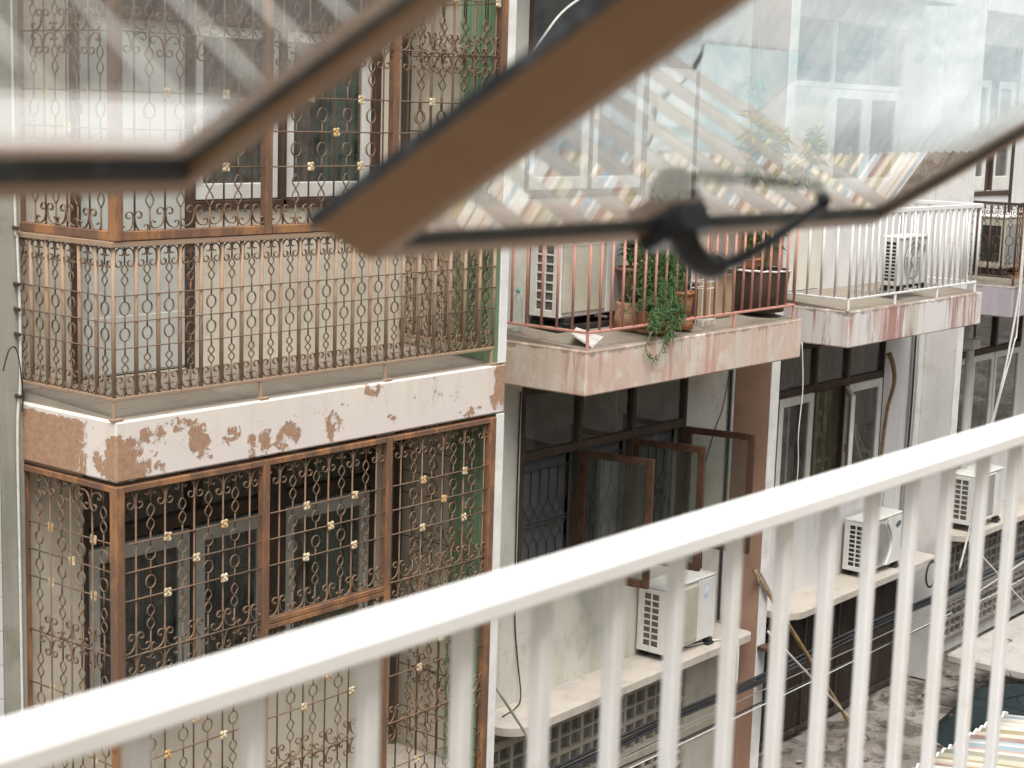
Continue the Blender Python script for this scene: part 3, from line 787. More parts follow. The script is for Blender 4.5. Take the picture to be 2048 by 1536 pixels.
def casement(h, x0, x1, z0, z1, mat, gl, w=.075, wb=.1, wt=.075, y=W + .005, cur=None, grille=None):
    f = part('window', frame_mb(x0, x1, z0, z1, w, y, y + .045, .005, wb, wt), mat, h)
    part('pane', sheet(x0 + w, x1 - w, z0 + wb, z1 - wt, y + .02), gl, f)
    if cur: part('curtain', curtain_mb(x0 + .02, x1 - .02, z0 + .02, z1, y + .13), cur, f)
    if grille: part('inner_grille', grille, M['iron_green'], f)
    return f
def slab(h, x0, x1, mat, zt=-1.70, zb=-2.04, yb=W - .002, label=None, name='balcony_slab', yf=7.2):
    mb = MB(); c = .012
    mb.box(x0, x1, yf, yb, zb, zt - .003, c)
    o = part(name, mb, mat, h, label=label)
    if name != 'balcony_slab': return
    mb = MB(); mb.add([(x0 + .02, 7.215, zt), (x1 - .02, 7.215, zt), (x1 - .02, yb, zt + .055), (x0 + .02, yb, zt + .055),
                       (x0 + .02, 7.215, zt - .02), (x1 - .02, 7.215, zt - .02), (x1 - .02, yb, zt - .02), (x0 + .02, yb, zt - .02)],
                      [(0, 1, 2, 3), (4, 5, 1, 0), (5, 6, 2, 1), (7, 4, 0, 3), (6, 7, 3, 2)])
    part('balcony_floor', mb, M['slab_top'], h)
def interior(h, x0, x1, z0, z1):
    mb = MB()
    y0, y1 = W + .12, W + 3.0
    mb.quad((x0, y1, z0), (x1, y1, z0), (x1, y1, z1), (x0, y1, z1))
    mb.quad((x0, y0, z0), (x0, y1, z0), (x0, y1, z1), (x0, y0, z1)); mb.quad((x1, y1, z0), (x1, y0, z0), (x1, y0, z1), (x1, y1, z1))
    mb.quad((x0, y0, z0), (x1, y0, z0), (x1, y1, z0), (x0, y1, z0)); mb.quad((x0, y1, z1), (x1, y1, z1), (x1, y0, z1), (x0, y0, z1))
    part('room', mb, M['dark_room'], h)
def green_grille(x0, x1, z0, z1, y):
    mb = MB(); n = 6; dx = (x1 - x0) / n
    for i in range(n + 1):
        x = x0 + dx * i
        mb.tube([(x, y, z0), (x, y, z1)], .0045, 5)
        if i % 2 == 1 and i < n:
            for q in (.30, .62):
                zc = z0 + (z1 - z0) * q
                mb.tube([(x + .035 * math.cos(2 * PI * j / 12), y - .004, zc + .05 * math.sin(2 * PI * j / 12)) for j in range(13)], .004, 4)
        for e, rr in ((.07, .03), (.15, .022)):
            mb.tube([(x + .03 + rr * math.cos(2 * PI * j / 9), y - .003, z0 + (z1 - z0) * e + rr * math.sin(2 * PI * j / 9)) for j in range(9)], .004, 4)
    for q in (.18, .46, .74): mb.tube([(x0, y - .006, z0 + (z1 - z0) * q), (x1, y - .006, z0 + (z1 - z0) * q)], .005, 5)
    for i, q in ((1, .46), (4, .46), (2, .6), (4, .74), (1, .74)):
        x = x0 + dx * (i + .3); z = z0 + (z1 - z0) * q; r = .045
        mb.add([(x, y - .016, z + r), (x + r * .8, y - .012, z), (x, y - .016, z - r), (x - r * .8, y - .012, z), (x, y - .022, z)], [(0, 3, 4), (3, 2, 4), (2, 1, 4), (1, 0, 4)])
    return mb
ZT = 1.05      # underside of the next balcony up
def house(label, x0, x1, mat, holes, group='terraced shophouses across the alley'):
    h = thing('shophouse', label, 'house', ((x0 + x1) / 2, W, -6.2), group)
    mb = MB(); wall_holes(mb, x0, x1, -6.2, 4.2, holes)
    part('wall', mb, mat, h)
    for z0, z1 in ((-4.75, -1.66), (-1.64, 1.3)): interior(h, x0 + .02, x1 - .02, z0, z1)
    mb = MB(); mb.box(x0, x1, W - .35, W + 3.2, 4.2, 4.35, .02); part('roof', mb, M['roof_concrete'], h)
    return h
def column(h, x0, x1, yf, mat, edge=None, z0=-6.2, z1=4.2):
    mb = MB(); mb.box(x0, x1, yf + (.012 if edge else 0), W - .001, z0, z1, .006); part('column', mb, mat, h)
    if edge:
        mb = MB(); mb.box(x0 - .003, x1 + .003, yf, yf + .010, z0, z1, .003); part('column_edge', mb, edge, h)

# --- left house -----------------------------------------------------
h1 = house('cream shophouse at the left with caged windows and a flaking white balcony', 5.53, 9.02, M['wall_cream'],
           [(6.08, 8.56, -.62, .93), (6.08, 6.93, -1.64, -.62), (6.10, 8.60, -3.80, -2.12)])
column(h1, 5.495, 5.652, 8.03, M['column_grey'])
mb = MB()
for z in (-.72, -1.03, -1.17, -1.31, -1.66): mb.tube([(5.60, 8.031, z), (5.598, 7.985, z - .004)], .011, 7)
part('anchor', mb, M['iron_black'], h1)
column(h1, 8.895, 9.15, 7.63, M['wall_cream'])
mb = MB(); mb.box(8.872, 8.925, 7.215, 7.628, -6.2, 4.2, .003); part('green_fin', mb, M['green_board'], h1, label='green painted boards beside the cages')
mb = MB(); mb.box(8.850, 8.932, 7.200, 7.213, -6.2, -2.045, .003); mb.box(8.850, 8.932, 7.200, 7.213, -1.695, 4.2, .003); part('fin_edge', mb, M['edge_white'], h1)
slab(h1, 5.64, 8.935, M['slab_peel'], label='balcony slab with white paint flaking off brown render')
slab(h1, 5.64, 8.848, M['wall_cream'], 1.40, 1.20, name='cut_upper_slab', yf=7.70)  # next balcony slab cut short so skylight reaches the upper wall
mb = MB(); mb.box(5.64, 8.87, 7.2, W - .002, -4.95, -4.62, .01); part('lower_slab', mb, M['ledge'], h1)
# joinery above
wb = M['wood_brown']
mb = MB()
for x0, x1 in ((6.03, 6.085), (6.885, 6.935), (7.655, 7.70), (8.515, 8.575)): mb.box(x0, x1, W - .03, W + .05, -1.64 if x0 < 6.9 else -.66, .93, .004)
mb.box(6.087, 8.513, W - .025, W + .04, .46, .53, .004); mb.box(6.087, 8.513, W - .025, W + .04, .90, .95, .004)
mb.box(6.937, 8.513, W - .03, W + .04, -.665, -.61, .004)
part('window_surround', mb, wb, h1)
part('door', sheet(6.087, 6.883, -1.63, .458, W + .01, .04), M['door_grey'], h1)
mb = MB(); mb.box(6.40, 6.405, W + .004, W + .011, -1.2, .44); mb.box(6.60, 6.605, W + .004, W + .011, -1.2, .44); mb.box(6.09, 6.88, W + .001, W + .009, -1.62, -1.28, .004); part('door_panel', mb, M['door_grey'], h1)
part('transom_pane', sheet(6.09, 8.51, .532, .898, W + .02), M['glass_dark'], h1)
for a, b in ((6.94, 7.65), (7.705, 8.51)):
    casement(h1, a, b, -.605, .455, M['frame_white'], M['glass_win'], .085, .10, .07, W + .0, M['curtain_grey'], green_grille(a + .09, b - .09, -.49, .38, W + .09))  # grey curtain added to brighten panes that would mirror the sky
# joinery below
mb = MB()
mb.box(6.105, 8.595, W - .01, W + .06, -2.645, -2.555, .004)
for x0, x1 in ((6.10, 6.13), (6.92, 6.955), (7.585, 7.74), (8.56, 8.60)): mb.box(x0, x1, W - .015, W + .05, -3.79, -2.13, .004)
part('window_surround', mb, M['iron_black'], h1)
part('transom_pane', sheet(6.13, 8.56, -2.553, -2.125, W + .03), M['glass_dark'], h1)
part('blind', curtain_mb(6.12, 8.58, -2.56, -2.12, W + .14, 16, .012), M['curtain_dark'], h1)
for a, b in ((6.135, 6.918), (6.958, 7.582), (7.743, 8.557)):
    casement(h1, a, b, -3.79, -2.67, M['frame_grey'], M['glass_win'], .085, .1, .10, W - .005, M['curtain_grey'], green_grille(a + .09, b - .09, -3.68, -2.78, W + .085))

# --- second house -------------------------------------------------------
h2 = house('pale shophouse with a pink balcony and three brown casements swung open', 9.02, 13.40, M['wall_grey'],
           [(10.20, 12.58, -.62, .95), (11.80, 12.58, -1.64, -.62), (10.26, 12.62, -3.80, -2.12)])
column(h2, 13.402, 13.545, 7.70, M['pillar_pink'], M['edge_white'])
slab(h2, 9.86, 13.0, M['slab_pink'], label='balcony slab with worn pink plaster')
slab(h2, 9.86, 13.0, M['wall_grey'], 1.40, 1.20, name='cut_upper_slab', yf=7.70)  # slab shortened to let in skylight
mb = MB()
for x0, x1 in ((10.20, 10.245), (11.755, 11.815), (12.54, 12.58)): mb.box(x0, x1, W - .012, W + .05, -.615 if x0 < 12 and x0 > 0 else -1.63, .94, .004)
mb.box(10.247, 12.538, W - .01, W + .05, .40, .46, .004); mb.box(10.247, 11.753, W - .012, W + .05, -.665, -.605, .004); mb.box(11.02, 11.06, W - .01, W + .05, -.60, .398, .004)
part('window_surround', mb, wb, h2)
part('transom_pane', sheet(10.25, 12.535, .463, .94, W + .02), M['glass_dark'], h2)
casement(h2, 10.25, 11.015, -.60, .396, M['frame_white'], M['glass_dark'], .075, .1, .07, W, M['curtain_dark'])
kk = casement(h2, 11.065, 11.75, -.60, .396, M['frame_white'], M['glass_dark'], .075, .1, .07, W, M['curtain_dark'])
mb = MB(); mb.tube([(11.09, W - .03, -.05), (11.09, W, -.05)], .014, 10); part('handle', mb, M['frame_white'], kk)
part('door', sheet(11.82, 12.535, -1.63, .395, W + .005, .04), M['door_cream'], h2)
mb = MB()
for z0, z1 in ((-1.5, -.9), (-.8, -.2), (-.1, .3)): mb.box(11.93, 12.43, W - .008, W + .004, z0, z1, .01)
part('door_panel', mb, M['door_cream'], h2)
mb = MB()
mb.box(10.265, 12.615, W - .01, W + .06, -2.725, -2.655, .004); mb.box(10.265, 12.615, W - .012, W + .05, -2.20, -2.125, .004)
for x0, x1 in ((10.262, 10.30), (11.01, 11.06), (11.77, 11.82), (12.575, 12.617)): mb.box(x0, x1, W - .014, W + .05, -3.79, -2.13, .004)
part('window_surround', mb, M['iron_black'], h2)
for a, b in ((10.30, 11.01), (11.06, 11.77), (11.82, 12.575)):
    part('transom_pane', sheet(a, b, -2.653, -2.202, W + .02), M['glass_dark'], h2)
def ogee_grille(x0, x1):
    mb = MB(); y = W + .10; n = 6; dx = (x1 - x0) / n
    zz = [-2.86, -3.06, -3.12, -3.28, -3.44, -3.50, -3.74]
    for i in range(n + 1):
        x = x0 + dx * i
        for sg in (-1, 1):
            if (i == 0 and sg < 0) or (i == n and sg > 0): continue
            pts = [(x, y, -2.84), (x, y, -3.08)]
            for j in range(1, 13):
                q = j / 12; pts.append((x + sg * dx * .5 * (1 - math.cos(2 * PI * q)) * .98, y, -3.08 - .42 * q))
            pts.append((x, y, -3.76)); mb.tube(pts, .0042, 5)
    for z in (-2.84, -3.30, -3.27, -3.76): mb.tube([(x0, y - .012, z), (x1, y - .012, z)], .007, 5)
    return mb
for a, b in ((10.30, 11.01), (11.06, 11.77), (11.82, 12.575)):
    part('window_grille', ogee_grille(a, b), M['iron_greyrod'], h2)
for a, b in ((10.30, 11.01), (11.06, 11.77), (11.82, 12.575)):
    part('insect_screen', sheet(a, b, -3.79, -2.73, W + .115, .004), M['screen'], h2); part('blind', sheet(a, b, -2.65, -2.205, W + .10, .004), M['screen'], h2)
def open_casement(h, hx, hy, ang, w, z0, z1, mat, gl, dirx=-1, fw=.075):
    """a casement swung out about a vertical hinge line; built in place"""
    a = math.radians(ang); ux, uy = dirx * math.cos(a), -math.sin(a); nx, ny = -uy, ux
    def tr(mb):
        mb.v = [(hx + ux * p[0] + nx * p[1], hy + uy * p[0] + ny * p[1], p[2]) for p in mb.v]; return mb
    f = part('open_casement', tr(frame_mb(.012, w, z0, z1, fw, -.02, .02, .005, fw * 1.1, fw)), mat, h)
    part('pane', tr(sheet(fw + .01, w - fw + .002, z0 + fw, z1 - fw, -.002, .004)), gl, f)
    mb = MB(); mb.tube([(w - .03, -.02, (z0 + z1) / 2 - .05), (w - .03, -.05, (z0 + z1) / 2 - .02), (w - .03, -.05, (z0 + z1) / 2 + .05)], .006, 6); part('handle', tr(mb), M['iron_black'], f)
    return f
for hx in (11.005, 11.765, 12.565):
    open_casement(h2, hx, W - .03, 101, .66, -3.785, -2.715, M['wood_red'], M['glass_clear'], fw=.058)
def ledge(h, x0, x1, zt=-4.69, yf=7.67, th=.065, rl=.22, rr=.1):
    mb = MB(); pts = []
    n = 7
    pts.append((x0, W - .002))
    for i in range(n + 1):
        a = PI + PI / 2 * i / n; pts.append((x0 + rl + rl * math.cos(a), yf + rl + rl * math.sin(a)))
    for i in range(n + 1):
        a = -PI / 2 + PI / 2 * i / n; pts.append((x1 - rr + rr * math.cos(a), yf + rr + rr * math.sin(a)))
    pts.append((x1, W - .002)); k = len(pts)
    mb.v = [(x, y, zt) for x, y in pts] + [(x, y, zt - th) for x, y in pts]
    mb.f = [tuple(range(k)), tuple(range(2 * k - 1, k - 1, -1))] + [(i, i + k, (i + 1) % k + k, (i + 1) % k) for i in range(k)]
    part('window_ledge', mb, M['ledge'], h)
ledge(h2, 9.75, 13.30)
def breeze(h, x0, x1, z0, z1, mat, name='breeze_blocks', cw=.125, ch=.068, y=W):
    """perforated cement blocks: pairs of slots two wide and two high"""
    mb = MB(); nb = max(1, int((x1 - x0) / (2 * cw + .055))); bw = (x1 - x0) / nb
    rows = max(1, int((z1 - z0) / (2 * ch + .05))); bh = (z1 - z0) / rows
    for j in range(rows + 1):
        z = z0 + bh * j; mb.box(x0, x1, y - .05, y - .004, z - .02, z + .02, .004)
    for j in range(rows):
        za = z0 + bh * j + .02; zb_ = z0 + bh * (j + 1) - .02; zm = (za + zb_) / 2
        for i in range(nb + 1):
            x = x0 + bw * i; mb.box(x - .02, x + .02, y - .048, y - .004, za, zb_)
        for i in range(nb):
            xa = x0 + bw * i + .02; xb = x0 + bw * (i + 1) - .02; xm = (xa + xb) / 2
            mb.box(xm - .010, xm + .010, y - .044, y - .004, za, zb_); mb.box(xa, xm - .010, y - .044, y - .004, zm - .009, zm + .009); mb.box(xm + .010, xb, y - .044, y - .004, zm - .009, zm + .009)
    part(name, mb, mat, h)
    mb = MB(); mb.box(x0, x1, y - .003, y - .001, z0, z1); part('vent_shade', mb, M['dark_room'], h)  # thin dark sheet stands in for shade deep in the slots
breeze(h2, 9.9, 12.75, -5.55, -5.0, M['breeze'])
mb = MB(); mb.box(9.2, 13.3, W - .06, W - .004, -5.66, -5.58, .006); mb.box(9.2, 13.3, W - .06, W - .004, -4.99, -4.94, .006); part('string_course', mb, M['base_wall'], h2)
breeze(h2, 9.9, 12.75, -6.1, -5.69, M['breeze'])

# --- third house -------------------------------------------------------
h3 = house('white shophouse with a red streaked balcony above a dark shutter', 13.40, 17.42, M['wall_white'],
           [(14.16, 16.48, -.70, .95), (14.16, 14.96, -1.64, -.70), (14.22, 16.44, -3.80, -2.16)])
column(h3, 17.40, 17.545, 7.72, M['wall_white'], M['edge_white'])
slab(h3, 13.87, 16.76, M['slab_red'], label='balcony slab streaked red and black over white paint')
slab(h3, 13.87, 16.76, M['wall_white'], 1.40, 1.20, name='cut_upper_slab', yf=7.70)  # slab shortened to let in skylight
mb = MB()
mb.box(14.165, 16.475, W - .01, W + .05, .31, .36, .004); mb.box(14.965, 16.475, W - .012, W + .05, -.75, -.69, .004)
for x0, x1 in ((14.162, 14.20), (14.93, 14.965), (16.44, 16.478)): mb.box(x0, x1, W - .012, W + .05, -.69 if x0 > 14.9 else -1.63, .94, .004)
part('window_surround', mb, M['frame_white'], h3)
part('transom_pane', sheet(14.2, 16.44, .362, .94, W + .02), M['glass_win'], h3)
part('door', sheet(14.20, 14.93, -1.63, .308, W + .005, .04), M['door_cream'], h3)
for a, b in ((14.97, 15.70), (15.71, 16.435)): casement(h3, a, b, -.685, .305, M['frame_white'], M['glass_win'], .09, .12, .09, W, M['curtain_grey'])
mb = MB()
mb.box(14.225, 16.435, W - .01, W + .06, -2.67, -2.60, .004); mb.box(14.225, 16.435, W - .012, W + .05, -2.22, -2.165, .004)
for x0, x1 in ((14.222, 14.25), (14.93, 14.98), (15.60, 15.66), (16.405, 16.438)): mb.box(x0, x1, W - .014, W + .05, -3.79, -2.17, .004)
part('window_surround', mb, M['iron_black'], h3)
for a, b in ((14.25, 14.93), (14.98, 15.60), (15.66, 16.405)): part('transom_pane', sheet(a, b, -2.60, -2.222, W + .02), M['glass_dark'], h3)
part('curtain', curtain_mb(14.23, 16.43, -3.8, -2.6, W + .14, 26, .015), M['curtain_leaf'], h3)
part('blind', curtain_mb(14.23, 16.43, -2.6, -2.2, W + .14, 14, .012), M['curtain_grey'], h3)
for a, b in ((14.255, 14.925), (15.665, 16.40)): casement(h3, a, b, -3.785, -2.675, M['frame_white'], M['glass_dark'], .075, .09, .085, W - .02)
open_casement(h3, 15.60, W - .02, 34, .60, -3.78, -2.68, M['frame_white'], M['glass_dark'])
ledge(h3, 14.0, 17.20)
mb = MB()
for i in range(74):
    x = 14.25 + .04 * i; mb.box(x, x + .026, W - .042, W - .004, -6.12, -4.98, .004)
for x in (14.25, 14.97, 15.69, 16.41, 17.17): mb.box(x - .03, x + .03, W - .062, W - .043, -6.15, -4.92, .004)
mb.box(14.20, 17.24, W - .07, W - .004, -4.93, -4.86, .005); mb.box(14.20, 17.24, W - .055, W - .043, -5.56, -5.49, .003); mb.box(14.20, 17.24, W - .07, W - .004, -6.19, -6.13, .005)
part('shutter', mb, M['shutter'], h3)

# --- fourth house -----------------------------------------------------
h4 = house('greyish shophouse at far right with curtained white windows and a lilac balcony', 17.42, 21.5, M['wall_white'],
           [(18.12, 20.10, -.74, .9), (18.12, 20.10, -3.80, -2.14)])
column(h4, 21.4, 21.55, 7.72, M['wall_white'], M['edge_white'])
slab(h4, 17.56, 20.6, M['slab_lilac'], label='balcony slab in dull lilac paint')
slab(h4, 17.56, 20.6, M['wall_white'], 1.40, 1.20, name='cut_upper_slab', yf=7.70)  # slab shortened to let in skylight
mb = MB(); mb.box(18.125, 19.42, W - .02, W + .05, -.80, -.745, .004); mb.box(19.385, 19.43, W - .02, W + .05, -1.63, .9, .004); mb.box(18.68, 18.74, W - .004, W + .05, -.74, .9); mb.box(18.84, 18.88, W - .004, W + .05, -.74, .9)
part('window_surround', mb, M['iron_black'], h4)
for a, b in ((18.125, 18.68), (18.885, 19.38)): casement(h4, a, b, -.738, .5, M['frame_white'], M['glass_win'], .075, .16, .08, W, M['curtain_grey'])
part('curtain', curtain_mb(18.5, 19.0, -.74, .6, W + .15, 5, .02), M['curtain_dark'], h4)
part('siding', (lambda mb: ([mb.box(19.44 + .12 * i, 19.55 + .12 * i, W - .02, W - .003, -1.63, .95, .004) for i in range(9)], mb)[1])(MB()), M['wall_white'], h4)
mb = MB()
mb.box(18.125, 20.095, W - .01, W + .06, -2.66, -2.60, .004); mb.box(18.125, 20.095, W - .012, W + .05, -2.20, -2.145, .004)
for x0, x1 in ((18.12, 18.15), (18.66, 18.72), (19.30, 19.36), (20.06, 20.098)): mb.box(x0, x1, W - .014, W + .05, -2.60, -2.15, .004)
part('window_surround', mb, M['iron_black'], h4)
for a, b in ((18.15, 18.66), (18.72, 19.30), (19.36, 20.06)): part('transom_pane', sheet(a, b, -2.60, -2.202, W + .02), M['glass_dark'], h4)
for a, b in ((18.13, 18.66), (18.70, 19.30), (19.33, 20.09)): casement(h4, a, b, -3.785, -2.665, M['frame_white'], M['glass_dark'], .06, .09, .07, W - .02, M['curtain_grey'])
ledge(h4, 17.75, 20.9, -4.58, 7.60)
breeze(h4, 17.9, 21.0, -5.35, -4.88, M['breeze_grey']); breeze(h4, 17.9, 21.0, -6.0, -5.55, M['breeze_grey'])

# --- fifth house closes the row, and the tiled neighbour at the near end -------------
h5 = house('plain pale shophouse closing the row beyond the lilac balcony', 21.5, 26.0, M['wall_grey'], [(22.2, 24.2, -.7, .9), (22.2, 24.2, -3.8, -2.2)])
for z0, z1 in ((-.7, .9), (-3.8, -2.2)):
    for a, b in ((22.2, 23.19), (23.21, 24.2)): casement(h5, a, b, z0, z1, M['frame_white'], M['glass_dark'])
slab(h5, 21.7, 25.4, M['slab_pink'])
h0 = thing('shophouse', 'white tiled house wall, only a sliver at the left edge', 'house', (3.6, 8.0, -6.2), 'terraced shophouses across the alley')
mb = MB(); mb.box(1.7, 5.490, 8.02, 8.3, -6.2, 4.2, .01); part('wall', mb, M['tile_white'], h0)
# ------------------------------------------------------------------ air conditioners
def ac_unit(label, x0, x1, yf, yb, z0, z1, style, group='air conditioner outdoor units'):
    t = thing('air_conditioner', label, 'air conditioner', ((x0 + x1) / 2, (yf + yb) / 2, z0 - .06), group)
    wm = M['ac_white']; h = z1 - z0; d = yb - yf; w = x1 - x0
    mb = MB(); mb.box(x0 + .014, x1, yf + .012, yb, z0, z1 - .028, .008); part('casing', mb, wm, t)
    mb = MB(); mb.box(x0 + .001, x1 + .008, yf - .004, yb + .004, z1 - .026, z1, .009); part('lid', mb, wm, t)
    # louvred side seen from the left
    rows = {'a': 8, 'b': 7, 'c': 9, 'd': 11, 'e': 8}[style]
    ya, yb2 = yf + d * .26, yf + d * .78; za, zb = z0 + h * .09, z1 - h * .12
    mb = MB(); mb.box(x0 + .009, x0 + .0135, ya, yb2, za, zb); part('side_vent', mb, M['ac_fin'] if style != 'c' and style != 'd' else M['ac_black'], t)
    mb = MB(); fx0, fx1 = x0, x0 + .013
    mb.box(fx0, fx1, yf + .013, ya, z0, z1 - .028, .003); mb.box(fx0, fx1, yb2, yb, z0, z1 - .028, .003)
    mb.box(fx0, fx1, ya, yb2, z0, za, .003); mb.box(fx0, fx1, ya, yb2, zb, z1 - .028, .003)
    ym = (ya + yb2) / 2; tk = d * .025
    mb.box(fx0 + .001, fx1 - .005, ym - tk, ym + tk, za, zb)
    for i in range(1, rows):
        z = za + (zb - za) * i / rows; mb.box(fx0 + .0015, fx1 - .005, ya, ym - tk, z - h * .011, z + h * .011); mb.box(fx0 + .0015, fx1 - .005, ym + tk, yb2, z - h * .011, z + h * .011)
    part('side_panel', mb, wm, t)
    if style in 'ab':       # flat mesh panel on the left of the front
        px = x0 + w * (.64 if style == 'a' else .72)
        mb = MB(); mb.box(x0 + .03, px, yf - .006, yf + .0115, z0 + h * .06, z1 - h * .10, .006); part('fan_guard', mb, M['ac_beige'], t)
        mb = MB(); mb.box(px + .004, x1 - .006, yf - .002, yf + .0115, z0 + .01, z1 - .03, .005); part('front_panel', mb, wm, t)
        mb = MB(); mb.box(px + w * .10, px + w * .20, yf - .0045, yf - .0025, z1 - h * .34, z1 - h * .13, .0006); part('sticker', mb, M['sticker'], t)
        if style == 'a':
            mb = MB(); mb.box(px + w * .115, px + w * .185, yf - .0065, yf - .005, z1 - h * .26, z1 - h * .15, .0005); part('sticker_face', mb, M['sticker_white'], t)
    elif style == 'c':      # curved guard, white wing with an oval badge
        mb = MB(); cx = x0 + w * .36; cz = z0 + h * .47; k = 28; R = h * .42
        ang = [2 * PI * i / k for i in range(k)]
        for i in range(6):
            r = R * (1 - .17 * i); mb.tube([(cx + r * math.cos(a), yf - .006 - .02 * (1 - (r / R) ** 2), cz + r * math.sin(a)) for a in ang + [0]], .003, 5)
        for a in ang[::2]: mb.tube([(cx, yf - .025, cz), (cx + R * .6 * math.cos(a), yf - .02, cz + R * .6 * math.sin(a)), (cx + R * math.cos(a), yf - .006, cz + R * math.sin(a))], .0025, 4)
        part('fan_guard', mb, M['ac_grey'], t)
        mb = MB(); mb.add([(cx + R * math.cos(a), yf + .0105, cz + R * math.sin(a)) for a in ang], [tuple(range(k))]); part('fan_opening', mb, M['ac_grey'], t)
        mb = MB(); pts = []
        for i in range(11):
            q = i / 10; zz = z0 + .012 + (h - .045) * q; pts.append((x0 + w * (.56 + .16 * math.sin(PI * min(1, q * 1.1)) ** 1), zz))
        n = len(pts); mb.v = [(x, yf - .012, z) for x, z in pts] + [(x1, yf - .004, z) for x, z in pts] + [(x, yf + .0115, z) for x, z in pts] + [(x1, yf + .0115, z) for x, z in pts]
        for i in range(n - 1): mb.f += [(i, n + i, n + i + 1, i + 1), (2 * n + i, i, i + 1, 2 * n + i + 1), (n + i, 3 * n + i, 3 * n + i + 1, n + i + 1)]
        mb.f += [(n - 1, 2 * n - 1, 4 * n - 1, 3 * n - 1), (0, 2 * n, 3 * n, n)]
        part('front_wing', mb, wm, t)
        mb = MB(); bx, bz = x1 - w * .13, z1 - h * .22
        k2 = 20; ell = [(bx + .055 * math.cos(a) , bz + .028 * math.sin(a) + .010 * math.cos(a)) for a in [2 * PI * i / k2 for i in range(k2)]]
        mb.v = [(x, yf - .016, z) for x, z in ell] + [(x, yf - .006, z) for x, z in ell]; mb.f = [tuple(range(k2))] + [(i, i + k2, (i + 1) % k2 + k2, (i + 1) % k2) for i in range(k2)]
        part('badge', mb, M['badge'], t)
    elif style == 'd':      # round fan behind bars
        cx = x0 + w * .50; cz = z0 + h * .5; R = h * .41; k = 28; ang = [2 * PI * i / k for i in range(k)]
        mb = MB(); mb.add([(cx + R * math.cos(a), yf + .0105, cz + R * math.sin(a)) for a in ang], [tuple(range(k))]); part('fan_opening', mb, M['ac_grey'], t)
        mb = MB()
        for q in range(3):
            a = 2 * PI * q / 3 + .5
            p = [(cx + .25 * R * math.cos(a), cz + .25 * R * math.sin(a)), (cx + .9 * R * math.cos(a - .35), cz + .9 * R * math.sin(a - .35)), (cx + .92 * R * math.cos(a + .3), cz + .92 * R * math.sin(a + .3))]
            mb.add([(p[0][0], yf + .006, p[0][1]), (p[1][0], yf + .009, p[1][1]), (p[2][0], yf + .001, p[2][1])], [(0, 1, 2)])
        mb.add([(cx + .22 * R * math.cos(a), yf + .004, cz + .22 * R * math.sin(a)) for a in ang], [tuple(range(k))])
        part('fan', mb, M['ac_white'], t)
        mb = MB()
        for i in range(4):
            r = R * (1.02 - .25 * i); mb.tube([(cx + r * math.cos(a), yf - .006, cz + r * math.sin(a)) for a in ang + [0]], .004 if i == 0 else .002, 5)
        for a in ang[::7]: mb.tube([(cx, yf - .008, cz), (cx + R * math.cos(a), yf - .006, cz + R * math.sin(a))], .003, 4)
        part('fan_guard', mb, wm, t)
        mb = MB(); mb.box(x1 - .085, x1 - .045, yf + .009, yf + .0112, z1 - h * .36, z1 - h * .2); part('sticker', mb, M['ac_grey'], t)
    else:                   # square grey guard with pale rim
        mb = MB(); mb.box(x0 + .05, x0 + w * .70, yf - .004, yf + .0115, z0 + h * .07, z1 - h * .09, .006); part('fan_guard', mb, M['ac_grey'], t)
        fm = frame_mb(x0 + .03, x0 + w * .73, z0 + h * .04, z1 - h * .06, .018, yf - .012, yf + .0115, .004); part('guard_rim', fm, wm, t)
        mb = MB(); mb.box(x1 - .07, x1 - .03, yf + .007, yf + .0112, z0 + h * .3, z1 - h * .1, .0005); part('sticker', mb, M['sticker'], t)
    for x in (x0 + w * .12, x1 - w * .08):
        mb = MB(); mb.box(x - .028, x + .028, yf - .012, yb + .012, z0 - .035, z0 - .001, .005); mb.box(x - .05, x + .05, yf - .02, yf + .06, z0 - .06, z0 - .036, .006); mb.box(x - .05, x + .05, yb - .06, yb + .01, z0 - .06, z0 - .036, .006)
        part('foot', mb, M['rubber'], t)
    return t
ac_unit('white air conditioner on the ledge below the brown casements, small pale sticker on its front', 11.955, 12.76, 7.784, 8.075, -4.625, -4.03, 'a')
ac_unit('air conditioner with a beige stained front on the pink balcony beside potted plants', 10.27, 11.08, 7.77, 8.07, -1.555, -.93, 'b')
ac_unit('air conditioner with a dark oval badge on the ledge above the dark shutter', 15.70, 16.46, 7.783, 8.06, -4.625, -4.08, 'c')
ac_unit('white air conditioner with a round fan on the red streaked balcony', 15.05, 15.66, 7.32, 7.52, -1.555, -1.08, 'd')
ac_unit('air conditioner with a square grey fan panel on the ledge at far right', 18.02, 18.80, 7.66, 7.97, -4.50, -3.92, 'e')
# black plinth under the balcony unit
mb = MB()
for a, b, c, d in ((10.25, 11.08, 7.77, 7.83), (10.25, 11.08, 8.0, 8.06), (10.25, 10.31, 7.832, 7.998), (11.02, 11.08, 7.832, 7.998)): mb.box(a, b, c, d, -1.66, -1.618, .006)
solo('plinth', mb, M['rubber'], 'low black frame under the beige fronted air conditioner', 'plinth', (10.66, 7.92, -1.66))
